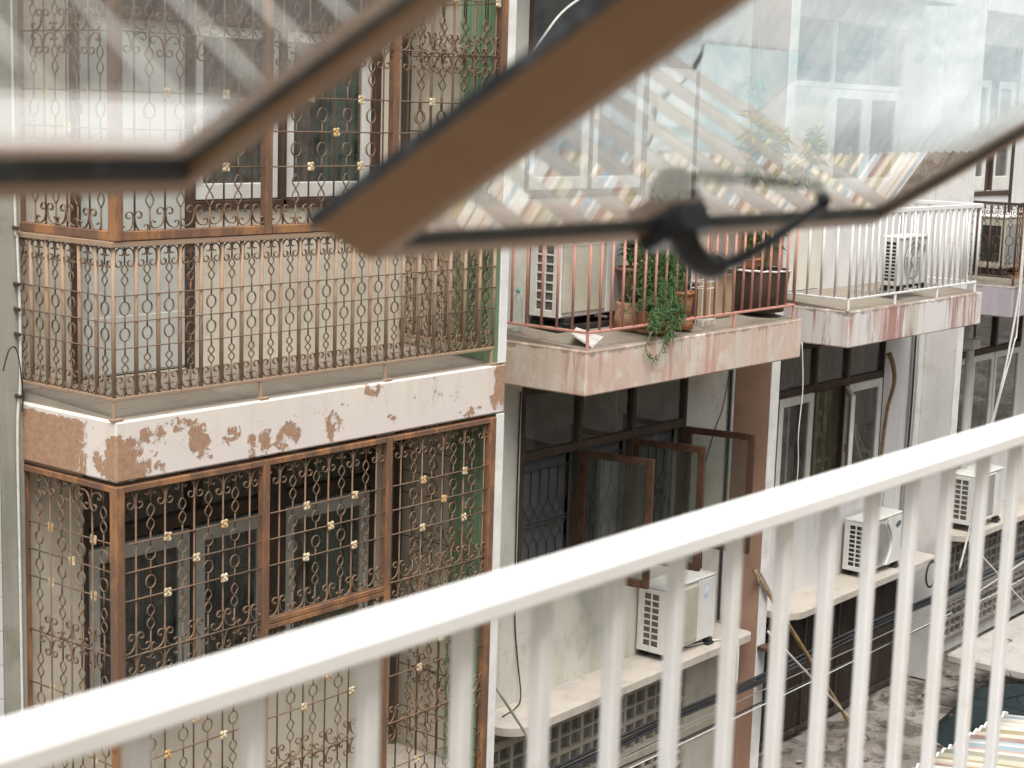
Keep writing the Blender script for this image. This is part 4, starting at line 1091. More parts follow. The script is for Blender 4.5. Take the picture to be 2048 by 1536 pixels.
# covered unit standing on the lilac balcony
t = thing('air_conditioner', 'pale air conditioner behind the dark scrolled railing at far right', 'air conditioner', (18.6, 7.75, -1.66), 'air conditioner outdoor units')
mb = MB(); mb.box(18.2, 19.0, 7.62, 7.92, -1.58, -1.02, .012); part('casing', mb, M['ac_beige'], t)
mb = MB(); mb.box(18.19, 19.01, 7.612, 7.93, -1.018, -.99, .008); part('lid', mb, M['ac_white'], t)
mb = MB(); mb.box(18.194, 18.199, 7.66, 7.88, -1.5, -1.1); part('side_vent', mb, M['ac_black'], t)
mb = MB(); mb.box(18.25, 18.72, 7.61, 7.619, -1.52, -1.08, .004); part('fan_guard', mb, M['ac_grey'], t)
mb = MB(); mb.box(18.25, 18.32, 7.62, 7.92, -1.66, -1.582, .006); mb.box(18.88, 18.95, 7.62, 7.92, -1.66, -1.582, .006); part('foot', mb, M['rubber'], t)

# ------------------------------------------------------------------ pots and plants on the pink balcony
def leaf_quad(mb, p, d, w, up=None, curl=.15):
    d = Vector(d); L = d.length; d.normalize()
    s = d.cross(up or Vector((random.uniform(-1, 1), random.uniform(-1, 1), random.uniform(.3, 1))))
    if s.length < .05: s = Vector((1, 0, 0))
    s.normalize(); n = s.cross(d)
    p = Vector(p); a = p; m = p + d * L * .5 + n * L * curl * .5; e = p + d * L - n * L * curl * .4
    mb.add([tuple(a), tuple(m - s * w / 2), tuple(e), tuple(m + s * w / 2)], [(0, 1, 2, 3)])
def pot(c, r0, r1, h, mat, label, rim=True, saucer=None, group='plant pots on the pink balcony', cat='plant pot', name='plant_pot'):
    t = thing(name, label, cat, c, group)
    mb = MB(); prof = [(r0, 0), (r0 + (r1 - r0) * .5, h * .5), (r1, h * .84), (r1, h * .86)]
    if rim: prof += [(r1 + .012, h * .86), (r1 + .014, h), (r1 - .008, h), (r1 - .012, h * .9)]
    else: prof += [(r1 + .002, h), (r1 - .012, h), (r1 - .014, h * .9)]
    mb.lathe(c, prof, 28); part('body', mb, mat, t, True)
    mb = MB(); k = 20; mb.add([(c[0] + (r1 - .013) * math.cos(2 * PI * i / k), c[1] + (r1 - .013) * math.sin(2 * PI * i / k), c[2] + h * .915) for i in range(k)], [tuple(range(k))]); part('soil', mb, M['soil'], t)
    if saucer:
        mb = MB(); mb.lathe((c[0], c[1], c[2] - .0), [(saucer * .8, -.004), (saucer, .03), (saucer - .01, .03), (saucer * .8, .006)], 28, False); part('saucer', mb, mat, t, True)
    return t
ZB = -1.672
pot((10.96, 7.60, ZB), .14, .11, .22, M['terracotta_pale'], 'upturned terracotta urn under the tall brown pot', False)
pot((10.96, 7.60, ZB + .222), .085, .125, .27, M['pot_brown'], 'tall brown flowerpot raised on an upturned urn beside the air conditioner')
pot((11.0, 7.405, ZB), .12, .135, .17, M['terracotta_pale'], 'wide terracotta pot in a saucer under the trailing pencil cactus', True, .175)
pot((11.345, 7.37, ZB + .10), .075, .095, .20, M['terracotta'], 'small red terracotta pot standing on another pot left of the wire basket')
pot((11.345, 7.37, ZB), .095, .10, .098, M['terracotta'], 'low terracotta pot at the bottom, carrying the small red pot', False)
t = pot((12.80, 7.53, ZB + .03), .22, .255, .36, M['tub_brown'], 'big dark brown plant tub with a white rope rim', False)
mb = MB(); mb.tube([(12.80 + .262 * math.cos(2 * PI * i / 30), 7.53 + .262 * math.sin(2 * PI * i / 30), ZB + .385 + .004 * math.sin(9 * i)) for i in range(31)], .010, 6); part('rim_rope', mb, M['wire_white'], t, True)
pot((12.66, 7.55, ZB + .365), .06, .085, .12, M['terracotta'], 'orange glazed bowl with a plant set into the dark tub')
# pencil cactus: hundreds of green finger-like stems
def pencil_cactus():
    t = thing('pencil_cactus', 'bushy green pencil cactus trailing through the pink railing', 'plant', (11.0, 7.405, ZB + .16), 'plants on the pink balcony')
    rnd = random.Random(5); st = MB(); lv = MB(); dk = MB()
    for i in range(64):
        a = rnd.uniform(0, 2 * PI); r = rnd.uniform(.02, .22); top = rnd.uniform(.25, .84)
        p0 = Vector((11.0 + .05 * math.cos(a), 7.405 + .05 * math.sin(a), ZB + .15)); p1 = p0 + Vector((r * math.cos(a) * 1.1, r * math.sin(a) * .75 - .02, top * (1.25 - r * 2)))
        mid = (p0 + p1) / 2 + Vector((rnd.uniform(-.03, .03), rnd.uniform(-.03, .03), .03)); st.tube([p0, mid, p1], .005, 5, .0025)
        for k in range(rnd.randint(22, 32)):
            q = rnd.uniform(.25, 1); b = p0.lerp(p1, q) + Vector((rnd.uniform(-.025, .025), rnd.uniform(-.025, .025), 0))
            d = Vector((rnd.uniform(-1, 1), rnd.uniform(-1, 1), rnd.uniform(.1, 1.6))).normalized() * rnd.uniform(.035, .075)
            (lv if rnd.random() < .6 else dk).tube([b, b + d * .55, b + d], .0042, 4, .0018, False)
    for path, n in (([(10.94, 7.33, -1.50), (10.82, 7.22, -1.53), (10.64, 7.17, -1.62), (10.56, 7.165, -1.74), (10.64, 7.163, -1.82), (10.76, 7.165, -1.79), (10.81, 7.17, -1.70)], 22),
                    ([(10.98, 7.33, -1.45), (10.90, 7.21, -1.47), (10.88, 7.17, -1.56), (10.86, 7.165, -1.67)], 150), ([(10.88, 7.33, -1.44), (10.76, 7.22, -1.45), (10.68, 7.18, -1.50), (10.66, 7.17, -1.60)], 190),
                    ([(11.03, 7.34, -1.40), (11.02, 7.23, -1.40), (11.02, 7.18, -1.47), (11.0, 7.175, -1.60)], 150), ([(10.95, 7.34, -1.22), (10.86, 7.25, -1.24), (10.80, 7.21, -1.34), (10.78, 7.19, -1.50)], 190), ([(11.06, 7.36, -1.05), (11.02, 7.27, -1.05), (10.96, 7.22, -1.2), (10.94, 7.2, -1.40)], 160)):
        P = [Vector(p) for p in catmull(path, 6)]
        st.tube(P, .006, 5, .004)
        for k in range(n):
            b = P[rnd.randint(len(P) // 3, len(P) - 1)] + Vector((rnd.uniform(-.035, .035), rnd.uniform(-.02, .02), rnd.uniform(-.03, .03)))
            d = Vector((rnd.uniform(-1, 1), rnd.uniform(-1, .5), rnd.uniform(-1.6, .5))).normalized() * rnd.uniform(.035, .075)
            (lv if rnd.random() < .6 else dk).tube([b, b + d * .55, b + d], .0042, 4, .0018, False)
    for k in range(900):
        b = Vector((rnd.gauss(10.86, .16), rnd.uniform(7.20, 7.42), rnd.uniform(-1.52, -.82)))
        b.x += .12 * (b.z + 1.2)
        d = Vector((rnd.uniform(-1, 1), rnd.uniform(-1, .6), rnd.uniform(-.4, 1.5))).normalized() * rnd.uniform(.035, .075)
        (lv if rnd.random() < .65 else dk).tube([b, b + d * .55, b + d], .0044, 4, .0018, False)
    part('stem', st, M['stem'], t, True); part('foliage', lv, M['leaf_green'], t, True); part('foliage', dk, M['leaf_dark'], t, True)
pencil_cactus()
def bush(label, base, n_st, h, spread, n_leaf, L, w, mats, seed, droop=.3, stem_r=.005, name='potted_plant', lean=(0, 0), group='plants on the pink balcony'):
    t = thing(name, label, 'plant', base, group); rnd = random.Random(seed); random.seed(seed)
    st = MB(); lv = [MB() for _ in mats]; B = Vector(base)
    for i in range(n_st):
        a = rnd.uniform(0, 2 * PI); r = spread * rnd.uniform(.2, 1); hh = h * rnd.uniform(.55, 1)
        tip = B + Vector((r * math.cos(a) + lean[0] * hh, r * math.sin(a) * .7 + lean[1] * hh, hh))
        pts = [B + Vector((.02 * math.cos(a), .02 * math.sin(a), 0)), B.lerp(tip, .5) + Vector((0, 0, hh * .12)), tip]
        P = [Vector(p) for p in catmull([tuple(p) for p in pts], 6)]
        st.tube(P, stem_r, 5, stem_r * .5)
        for k in range(n_leaf):
            q = P[int(len(P) * rnd.uniform(.25, .999))]; th = rnd.uniform(0, 2 * PI)
            d = Vector((math.cos(th), math.sin(th), rnd.uniform(-droop, .7))).normalized() * L * rnd.uniform(.6, 1.15)
            leaf_quad(lv[rnd.choice(range(len(mats)))], q, d, w * rnd.uniform(.7, 1.2), Vector((0, 0, 1)) if rnd.random() < .6 else None)
    part('stem', st, M['stem'], t, True)
    for m, x in zip(mats, lv): part('foliage', x, M[m], t)
    return t
bush('dark glossy rubber plant in the tall brown pot', (10.96, 7.60, ZB + .47), 12, .34, .17, 15, .10, .055, ('leaf_dark', 'leaf_green'), 11)
bush('leafy shrub with thin twigs right of the pencil cactus', (11.45, 7.55, ZB + .02), 12, .95, .22, 34, .055, .022, ('leaf_dark', 'leaf_green'), 12)
bush('low spiky green plant in the small red pot', (11.345, 7.37, ZB + .29), 16, .34, .13, 22, .06, .012, ('leaf_green', 'leaf_dark'), 13)
bush('pale feathery plant in the orange bowl', (12.66, 7.55, ZB + .48), 9, .36, .2, 24, .09, .02, ('leaf_lime', 'leaf_green'), 14, .6)
bush('tall lanky plant rising from the dark tub with lime tips', (12.80, 7.50, ZB + .36), 14, 1.35, .55, 110, .15, .032, ('leaf_green', 'leaf_green', 'leaf_lime', 'leaf_yellow'), 15, 1.0, .007, lean=(.05, 0))
bush('yellow flowered plant half hidden behind the air conditioner', (11.15, 7.80, ZB + .02), 6, .80, .13, 12, .07, .03, ('leaf_yellow', 'leaf_green'), 16, .5)
# hanging plant on a cord above
t = thing('hanging_plant', 'small hanging plant on a cord in front of the pink pillar', 'plant', (12.62, 7.55, .30), 'plants on the pink balcony')
mb = MB(); mb.tube([(12.62, 7.55, 1.06), (12.62, 7.55, .30)], .006, 5); part('cord', mb, M['cable_grey'], t)
rn = random.Random(3); mb = MB()
for i in range(46):
    a = rn.uniform(0, 2 * PI); leaf_quad(mb, (12.62, 7.55, .30 + rn.uniform(-.12, .05)), Vector((math.cos(a), math.sin(a) * .6, rn.uniform(-.9, .4))).normalized() * rn.uniform(.10, .2), .022, Vector((0, 0, 1)))
part('foliage', mb, M['leaf_green'], t)
# wire basket, box, can, bottle, board
mb = MB(); x0, x1, y0, y1, z0, z1 = 11.62, 11.80, 7.34, 7.47, ZB, ZB + .50
for x in (x0, (x0 + x1) / 2, x1):
    for y in (y0, y1): mb.tube([(x, y, z0), (x, y, z1)], .0045, 5)
for z in (z0 + .045, z0 + .30, z0 + .355, z1): mb.tube([(x0, y0, z), (x1, y0, z), (x1, y1, z), (x0, y1, z), (x0, y0, z)], .0045, 5)
for i in range(1, 4): mb.tube([(x0 + (x1 - x0) * i / 4, y0, z0 + .045), (x0 + (x1 - x0) * i / 4, y1, z0 + .045)], .003, 4)
solo('wire_stand', mb, M['wire_white'], 'white wire stand on the pink balcony between the pots and the cardboard box', 'wire stand', (11.71, 7.40, ZB))
t = thing('paint_can', 'dark metal can behind the white wire stand', 'can', (11.78, 7.62, ZB))
mb = MB(); mb.lathe((11.78, 7.62, ZB), [(.10, 0), (.105, .01), (.10, .02), (.10, .30), (.105, .31), (.095, .315)], 24); part('body', mb, M['rubber'], t, True)
mb = MB(); mb.tube([(11.68 + .2 * i / 10, 7.615 - .02 * math.sin(PI * i / 10), ZB + .28 - .12 * math.sin(PI * i / 10)) for i in range(11)], .003, 5); part('handle', mb, M['steel_pipe'], t)
t = thing('cardboard_box', 'tall brown cardboard box beside the dark plant tub', 'box', (12.28, 7.64, ZB))
mb = MB(); mb.box(12.15, 12.41, 7.56, 7.74, ZB, ZB + .36, .006); part('body', mb, M['cardboard'], t)
mb = MB(); mb.box(12.26, 12.30, 7.5575, 7.559, ZB + .02, ZB + .34); part('tape', mb, M['terracotta_pale'], t)
mb = MB(); mb.add([(12.15, 7.56, ZB + .362), (12.41, 7.56, ZB + .362), (12.42, 7.50, ZB + .42), (12.14, 7.505, ZB + .41)], [(0, 1, 2, 3)]); part('flap', mb, M['cardboard'], t)
t = thing('plastic_bag', 'crumpled clear plastic bag on top of the cardboard box', 'bag', (12.33, 7.64, ZB + .37))
mb = MB(); rn = random.Random(4); k = 12
mb.lathe((12.33, 7.64, ZB + .365), [(.09, 0), (.13, .03), (.12, .08), (.07, .12), (.01, .14)], k)
mb.v = [(x + rn.uniform(-.025, .025), y + rn.uniform(-.02, .02), z + rn.uniform(0, .02)) for x, y, z in mb.v]; part('body', mb, M['plastic_clear'], t)
t = thing('plastic_bottle', 'clear plastic bottle with a green cap in the corner of the pink balcony', 'bottle', (9.98, 7.95, -1.636))
mb = MB(); mb.lathe((9.98, 7.95, -1.636), [(.035, 0), (.042, .01), (.042, .08), (.039, .10), (.042, .12), (.042, .20), (.03, .25), (.014, .275), (.014, .285)], 18); part('body', mb, M['plastic_clear'], t, True)
mb = MB(); mb.lathe((9.98, 7.95, -1.636), [(.017, .286), (.017, .31)], 12); part('cap', mb, M['cap_green'], t, True)
mb = MB(); mb.add([(9.98, 7.24, -1.688), (10.42, 7.46, -1.672), (10.34, 7.66, -1.612), (9.93, 7.40, -1.60)], [(0, 1, 2, 3)]); mb.add([(9.98, 7.24, -1.70), (10.42, 7.46, -1.684), (10.34, 7.66, -1.624), (9.93, 7.40, -1.612)], [(3, 2, 1, 0)])
mb.f += [(0, 1, 5, 4), (1, 2, 6, 5), (2, 3, 7, 6), (3, 0, 4, 7)]
solo('board', mb, M['board_white'], 'white board lying on the corner of the pink balcony under the railing', 'board', (10.17, 7.44, -1.69))

# ------------------------------------------------------------------ cables, pipes and stays on the facades
def cable(label, pts, r, mat, group=None, name='cable', k=6, n=6):
    P = catmull([tuple(p) for p in pts], n) if len(pts) > 2 else pts
    mb = MB(); mb.tube(P, r, k); return solo(name, mb, mat, label, 'cable', tuple(pts[0]), group, True)
rn = random.Random(9)
for i in range(7):
    y = 7.53 + .02 * (i % 3); z = -5.03 - .028 * (i // 2) - .02 * (i % 2)
    pts = [(8.95 + 1.36 * j, y + rn.uniform(-.008, .008), z + rn.uniform(-.012, .012) + (.05 * ((j % 3) - 1) if j else 0) * .3) for j in range(11)]
    cable('black cable in the thick bundle strung along the shopfronts', pts, rn.choice((.009, .012, .015)), M['cable_black'], 'bundled cables along the shopfronts')
for i, (z, mt, nm, sag) in enumerate(((-5.20, 'cable_grey', 'thin grey wire just under the black cable bundle', .04), (-5.26, 'cable_black', 'thin black wire sagging below the cable bundle', .10), (-5.33, 'cable_white', 'thin pale wire, lowest of those under the cable bundle', .05))):
    pts = [(9.0 + 1.36 * j, 7.55 + rn.uniform(-.01, .01), z - sag * math.sin(PI * j / 10) + rn.uniform(-.02, .02)) for j in range(11)]
    cable(nm, pts, .006 if i != 1 else .009, M[mt], 'thin wires along the shopfronts')
cable('thin dark wire dangling down the wall onto the left end of the ledge', [(10.22, 8.085, -2.15), (10.215, 8.085, -2.9), (10.235, 8.085, -3.9), (10.28, 8.08, -4.3), (10.29, 8.04, -4.62), (10.18, 8.0, -4.684), (9.95, 7.95, -4.684)], .006, M['cable_black'])
cable('slim beige conduit running down the grey column at the left edge', [(5.60, 8.018, 2.0), (5.602, 8.018, -.5), (5.612, 8.016, -.79), (5.62, 8.012, -1.2), (5.615, 8.012, -1.6), (5.595, 8.016, -1.9), (5.60, 8.018, -3), (5.605, 8.018, -5.8)], .009, M['cable_white'])
cable('loop of thin wire springing from the left column by the balustrade', [(5.62, 8.0, -1.75), (5.60, 7.97, -1.62), (5.55, 7.94, -1.40), (5.50, 7.94, -1.38), (5.47, 7.96, -1.5)], .004, M['cable_black'])
cable('white cable curving across the wall above the brown sash', [(10.9, 7.75, 1.04), (10.45, 7.78, .86), (10.2, 7.8, .72), (10.02, 7.82, .54), (9.93, 7.86, .40), (9.9, 8.0, .2)], .010, M['cable_white'])
cable('thin pale wire hanging from the corner of the pink balcony', [(12.96, 7.17, -1.9), (12.985, 7.15, -2.3), (12.955, 7.15, -2.7), (13.0, 7.16, -3.1), (12.97, 7.2, -3.9), (12.96, 7.3, -4.9)], .005, M['cable_white'])
cable('thin dark wire crossing the wall beside the pink pillar', [(13.33, 8.085, -2.1), (13.22, 8.085, -2.6), (13.05, 8.085, -2.9), (12.85, 8.085, -3.5), (12.84, 8.085, -4.6)], .004, M['cable_black'])
for i, (x, r, mt) in enumerate(((13.31, .013, 'cable_black'), (13.355, .016, 'pipe_white'))):
    mb = MB(); mb.tube(catmull([(x, 8.075, -2.1), (x + .004, 8.075, -3.0), (x - .004, 8.075, -4.0), (x, 8.075, -4.66)], 5), r, 8)
    solo('conduit', mb, M[mt], ('black conduit beside the pink pillar', 'pale pipe beside the pink pillar')[i], 'pipe', (x, 8.075, -2.1), None, True)
for i, x in enumerate((17.05, 17.12, 17.21)):
    mb = MB(); mb.tube(catmull([(x, 8.08, -2.08), (x + .01, 8.08, -3.0), (x - .01, 8.08, -4.0), (x + .006, 8.08, -4.66)], 5), .011, 8)
    solo('conduit', mb, M[('cable_grey', 'cable_black', 'pipe_white')[i]], ('grey conduit, left of three on the white wall', 'black conduit between a grey and a white one on the white wall', 'white conduit, right of three on the white wall')[i], 'pipe', (x, 8.08, -2.08), None, True)
t = thing('wall_hose', 'brown rag-like hose hanging beside the white casement', 'hose', (16.50, 8.06, -2.45))
mb = MB(); mb.tube(catmull([(16.48, 8.07, -2.42), (16.53, 8.04, -2.55), (16.56, 8.03, -2.75), (16.50, 8.06, -3.05), (16.47, 8.075, -3.6), (16.49, 8.08, -4.3)], 6), .028, 8, .014); part('hose', mb, M['bamboo'], t, True)
t = thing('drain_pipe', 'white downpipe with a hopper head on the far right house', 'pipe', (18.30, 7.92, -2.4))
mb = MB(); mb.tube([(18.30, 7.96, -2.52), (18.34, 7.96, -4.52)], .048, 14); part('pipe', mb, M['pipe_white'], t, True)
mb = MB(); mb.box(18.21, 18.39, 7.88, 8.05, -2.52, -2.40, .012); mb.box(18.20, 18.30, 7.93, 8.0, -2.40, -2.25, .01); part('hopper', mb, M['pipe_white'], t)
cable('white cable slanting down in front of the lilac balcony', [(17.66, 7.16, 1.1), (17.60, 7.15, -1.3), (17.565, 7.15, -1.9), (17.42, 7.2, -2.8), (17.40, 7.35, -3.6), (17.62, 7.5, -4.3), (17.50, 7.55, -4.9)], .012, M['cable_white'])
cable('second thinner white cable slanting beside the lilac balcony', [(17.70, 7.16, 1.1), (17.60, 7.14, -1.9), (17.54, 7.14, -2.3), (17.40, 7.2, -2.9), (17.48, 7.35, -3.6), (17.78, 7.5, -4.0), (17.72, 7.55, -4.7)], .009, M['cable_white'])
mb = MB(); mb.tube([(17.02 + .13 * math.cos(.6 * i) , 7.66, -4.86 + .15 * math.sin(.6 * i)) for i in range(22)] + [(17.25, 7.66, -4.75), (17.30, 7.66, -4.95), (17.42, 7.67, -5.15)], .010, 6)
solo('cable_coil', mb, M['cable_black'], 'loose coil of black cable hanging by the white column', 'cable coil', (17.02, 7.66, -4.86), None, True)
cable('lagged pipe looping from the air conditioner below the brown casements to the wall', [(12.77, 7.93, -4.42), (12.86, 7.94, -4.50), (12.93, 8.0, -4.42), (12.95, 8.07, -4.2), (12.95, 8.085, -3.9)], .016, M['rubber'])
cable('pale drain hose under the air conditioner with the small sticker', [(12.40, 7.90, -4.66), (12.50, 7.86, -4.672), (12.75, 7.80, -4.674), (12.92, 7.72, -4.676), (12.98, 7.66, -4.72), (12.99, 7.655, -5.1)], .010, M['cable_white'])
cable('lagged pipe looping from the badged air conditioner to the wall', [(16.47, 7.92, -4.45), (16.56, 7.94, -4.52), (16.62, 8.02, -4.4), (16.63, 8.085, -4.1), (16.63, 8.085, -3.95)], .016, M['cable_white'])
cable('lagged pipe rising behind the beige fronted air conditioner on the pink balcony', [(11.09, 7.95, -1.35), (11.17, 7.98, -1.38), (11.22, 8.05, -1.2), (11.22, 8.085, -.7)], .016, M['cable_white'])
def pole(label, a, b, r, mat, cat='pole', name='support_pole', bend=.0, frayed=False):
    t = thing(name, label, cat, a)
    a, b = Vector(a), Vector(b); mb = MB()
    P = [a.lerp(b, i / 6) + Vector((0, 0, bend * math.sin(PI * i / 6))) for i in range(7)]
    mb.tube(P, r, 8, r * .85); part('shaft', mb, M[mat], t, True)
    if frayed:
        mb = MB(); rn = random.Random(2)
        for i in range(14):
            s = a.lerp(b, rn.uniform(.0, .06)); mb.tube([s, s + Vector((rn.uniform(-.04, .04), rn.uniform(-.03, .03), rn.uniform(-.06, .07))), s + (b - a) * .1 + Vector((rn.uniform(-.03, .03), 0, rn.uniform(-.03, .03)))], .006, 5)
        part('lashing', mb, M['cable_grey'], t)
pole('bamboo pole with a rag-bound tip leaning from the pink pillar down to the ground', (13.29, 7.71, -4.10), (14.97, 7.32, -6.17), .022, 'bamboo', frayed=True)
pole('straight white pipe slanting behind the bamboo pole to the ground', (13.06, 7.4, -4.57), (15.25, 7.4, -6.19), .012, 'pipe_white')
pole('dark stay rod under the left end of the stained ledge', (9.38, 7.6, -4.17), (10.28, 7.6, -5.27), .012, 'steel_pipe')
pole('thin white stay slanting across the far breeze blocks', (17.42, 7.4, -4.55), (18.9, 7.1, -5.7), .010, 'pipe_white')
pole('short stay on the pale ledge of the far right house', (17.7, 7.45, -5.2), (18.6, 7.2, -4.9), .011, 'steel_pipe')
for i, (z, nm) in enumerate(((-4.87, 'upper dark cable bracket on the pink pillar'), (-5.16, 'lower dark cable bracket on the pink pillar'))):
    mb = MB(); mb.box(13.36, 13.60, 7.50, 7.535 - .0, z - .02, z + .02, .004); mb.box(13.40, 13.54, 7.536, 7.699, z - .018, z + .018, .004)
    solo('cable_bracket', mb, M['iron_black'], nm, 'bracket', (13.47, 7.6, z), 'cable brackets')

# ------------------------------------------------------------------ ground and low roofs
mb = MB(); n = 60
for j in range(31):
    for i in range(n + 1):
        x = -12 + 52 * i / n; y = -6 + 14.2 * j / 30
        mb.v.append((x, y, -6.2 + .035 * math.sin(x * 1.7 + y * 2.1) * math.sin(y * 1.3 - x * .6) - (.03 if y > 7.9 else 0)))
for j in range(30):
    for i in range(n): a = j * (n + 1) + i; mb.f.append((a, a + 1, a + n + 2, a + n + 1))
mb.add([(-400, -400, -6.30), (400, -400, -6.30), (400, 400, -6.30), (-400, 400, -6.30)], [(0, 1, 2, 3)])
solo('ground', mb, M['ground'], None, None, (0, 0, -6.2), kind='structure', smooth=True)
mb = MB(); rn = random.Random(21)
for i in range(260):
    x = rn.uniform(12.8, 19); y = rn.uniform(5.6, 7.95); s = rn.uniform(.015, .06); a = rn.uniform(0, PI); z = -6.165
    c, sn = math.cos(a) * s, math.sin(a) * s; e = rn.uniform(.3, 1)
    mb.add([(x - c, y - sn, z + .01), (x + sn * e, y - c * e, z + rn.uniform(.01, .05)), (x + c, y + sn, z + .012), (x - sn * e, y + c * e, z + rn.uniform(.01, .04))], [(0, 1, 2, 3)])
solo('litter', mb, plain('paper_scraps', (.30, .26, .21), .9, .25, 3, dirt=(.12, .09, .07), dsc=(5, 5, 5), dlo=.45, dhi=.55), 'scraps and dead leaves strewn over the dirty ground', 'litter', (15, 7, -6.17), kind='stuff')
def corr(x0, x1, y0, y1, z0, z1, pitch, amp, wob=.0, ny=6, th=.004, seed=0):
    """corrugated sheet: waves run along x, ridges along y"""
    mb = MB(); rn = random.Random(seed); nx = int((x1 - x0) / pitch * 8)
    for k in (0, 1):
        for j in range(ny + 1):
            for i in range(nx + 1):
                x = x0 + (x1 - x0) * i / nx; q = j / ny; y = y0 + (y1 - y0) * q
                z = z0 + (z1 - z0) * q + amp * math.sin(2 * PI * (x - x0) / pitch) + wob * math.sin(1.3 * x + 2 * q) * math.sin(2.1 * q + x * .37) - k * th
                mb.v.append((x, y, z))
    m = (nx + 1) * (ny + 1)
    for j in range(ny):
        for i in range(nx):
            a = j * (nx + 1) + i; mb.f.append((a, a + 1, a + nx + 2, a + nx + 1)); b = a + m; mb.f.append((b + nx + 1, b + nx + 2, b + 1, b))
    for i in range(nx):
        mb.f.append((i + 1, i, i + m, i + 1 + m)); a = ny * (nx + 1) + i; mb.f.append((a, a + 1, a + 1 + m, a + m))
    return mb
solo('awning', corr(4.86, 8.80, 2.36, 3.45, -3.06, -3.20, .076, .011, .02), M['stripes'], 'multicoloured striped awning sheet at the lower right below the white railing', 'awning', (6.8, 2.9, -3.1), 'low roofs along the near building', True)
mb = MB(); rn = random.Random(31)
P = [(4.86 + 3.94 * i / 160, 3.455 + rn.uniform(-.004, .004), -3.20 + .012 * math.sin(2 * PI * 3.94 * i / 160 / .076) + rn.uniform(-.003, .004)) for i in range(161)]
mb.tube(P, .008, 5); solo('awning_hem', mb, M['wire_white'], 'crinkled white plastic hem along the striped awning', 'awning hem', (8.8, 3.45, -3.2))
solo('roof_sheet', corr(4.86, 11.9, .22, 2.33, -2.72, -2.93, .11, .016, .02), M['poly_white'], 'milky corrugated roof sheet beside the striped awning, below the near building', 'roof sheet', (8, 1.3, -2.8), 'low roofs along the near building', True)
solo('roof_sheet', corr(11.95, 22, .22, 2.6, -2.70, -2.92, .11, .016, .02, seed=2), M['poly_cyan'], 'pale aqua corrugated roof sheet farther along the near building', 'roof sheet', (16, 1.3, -2.8), 'low roofs along the near building', True)
solo('roof_sheet', corr(-3, 4.82, .22, 3.4, -3.0, -3.22, .13, .018, .03, seed=3), M['zinc_brown'], 'rusty brown zinc roof sheet directly below the railing', 'roof sheet', (1, 1.8, -3.1), 'low roofs along the near building', True)
mb = MB(); rn = random.Random(17)
for j in range(9):
    for i in range(15):
        x = 5.75 + .8 * i / 14; y = 1.80 + .5 * j / 8; mb.v.append((x + .05 * math.sin(j), y, -2.72 - (y - .22) * .0995 + .022 + min(1, min(i, 14 - i, j, 8 - j) / 2) * (rn.uniform(0, .04) + .03 * abs(math.sin(1.7 * i + j)))))
for j in range(8):
    for i in range(14): a = j * 15 + i; mb.f.append((a, a + 1, a + 16, a + 15))
solo('tarpaulin', mb, M['tarp_blue'], 'sky blue tarpaulin crumpled on the milky roof sheet', 'tarpaulin', (6.1, 2.0, -2.8), smooth=True)
mb = MB(); rn = random.Random(18); ny, nx = 14, 16
for j in range(ny + 1):
    for i in range(nx + 1):
        x = 14.1 + 1.15 * i / nx; y = 4.7 + 1.6 * j / ny; e = min(i, nx - i, j * 1.2, (ny - j) * 1.2)
        z = -5.22 + .05 * math.sin(x * 4 + y * 3) + .04 * math.sin(y * 7) - (.32 if (i == 0 or j == ny) else .14 if (i == 1 or j == ny - 1) else 0) + rn.uniform(-.012, .012)
        mb.v.append((x, y, z))
for j in range(ny):
    for i in range(nx): a = j * (nx + 1) + i; mb.f.append((a, a + 1, a + nx + 2, a + nx + 1))
t = thing('market_stall', 'low stall covered with a dark green tarpaulin beyond the striped awning', 'stall', (15.0, 5.6, -6.2))
part('cover', mb, M['tarp_green'], t, True)
mb = MB()
for x in (14.25, 15.1):
    for y in (4.9, 6.1): mb.box(x - .03, x + .03, y - .03, y + .03, -6.2, -5.33, .004)
part('leg', mb, M['wood_brown'], t)
mb = MB()
for k in range(4):
    P = [(14.2 + 1.0 * i / 8, 4.9 + 1.4 * ((k * .37 + i * .05 * (1 if k % 2 else -1)) % 1), -5.15 + .02 * math.sin(i + k)) for i in range(9)]
    mb.tube(P, .004, 4)
part('cord', mb, M['tarp_green'], t)
t = thing('cement_canopy', 'dusty cement canopy on posts before the far right house', 'canopy', (18.6, 6.6, -6.2))
mb = MB(); mb.box(16.4, 21.5, 5.6, 7.15, -5.60, -5.50, .02); part('slab', mb, M['roof_concrete'], t)
mb = MB()
for x in (16.6, 19, 21.3): mb.box(x - .06, x + .06, 5.7, 5.82, -6.2, -5.602, .008)
part('post', mb, M['base_wall'], t)
mb = MB(); rn = random.Random(44)
for i in range(16):
    x = rn.uniform(16.6, 18.6); y = rn.uniform(5.9, 7.0); a = rn.uniform(0, PI); L = rn.uniform(.2, .6)
    mb.tube([(x, y, -5.485), (x + L * .5 * math.cos(a), y + L * .5 * math.sin(a), -5.46 + rn.uniform(0, .05)), (x + L * math.cos(a + .2), y + L * math.sin(a + .2), -5.48)], .011, 5)
solo('twigs', mb, M['stem'], 'dry twigs lying on the cement canopy', 'twigs', (17.6, 6.4, -5.5), kind='stuff')

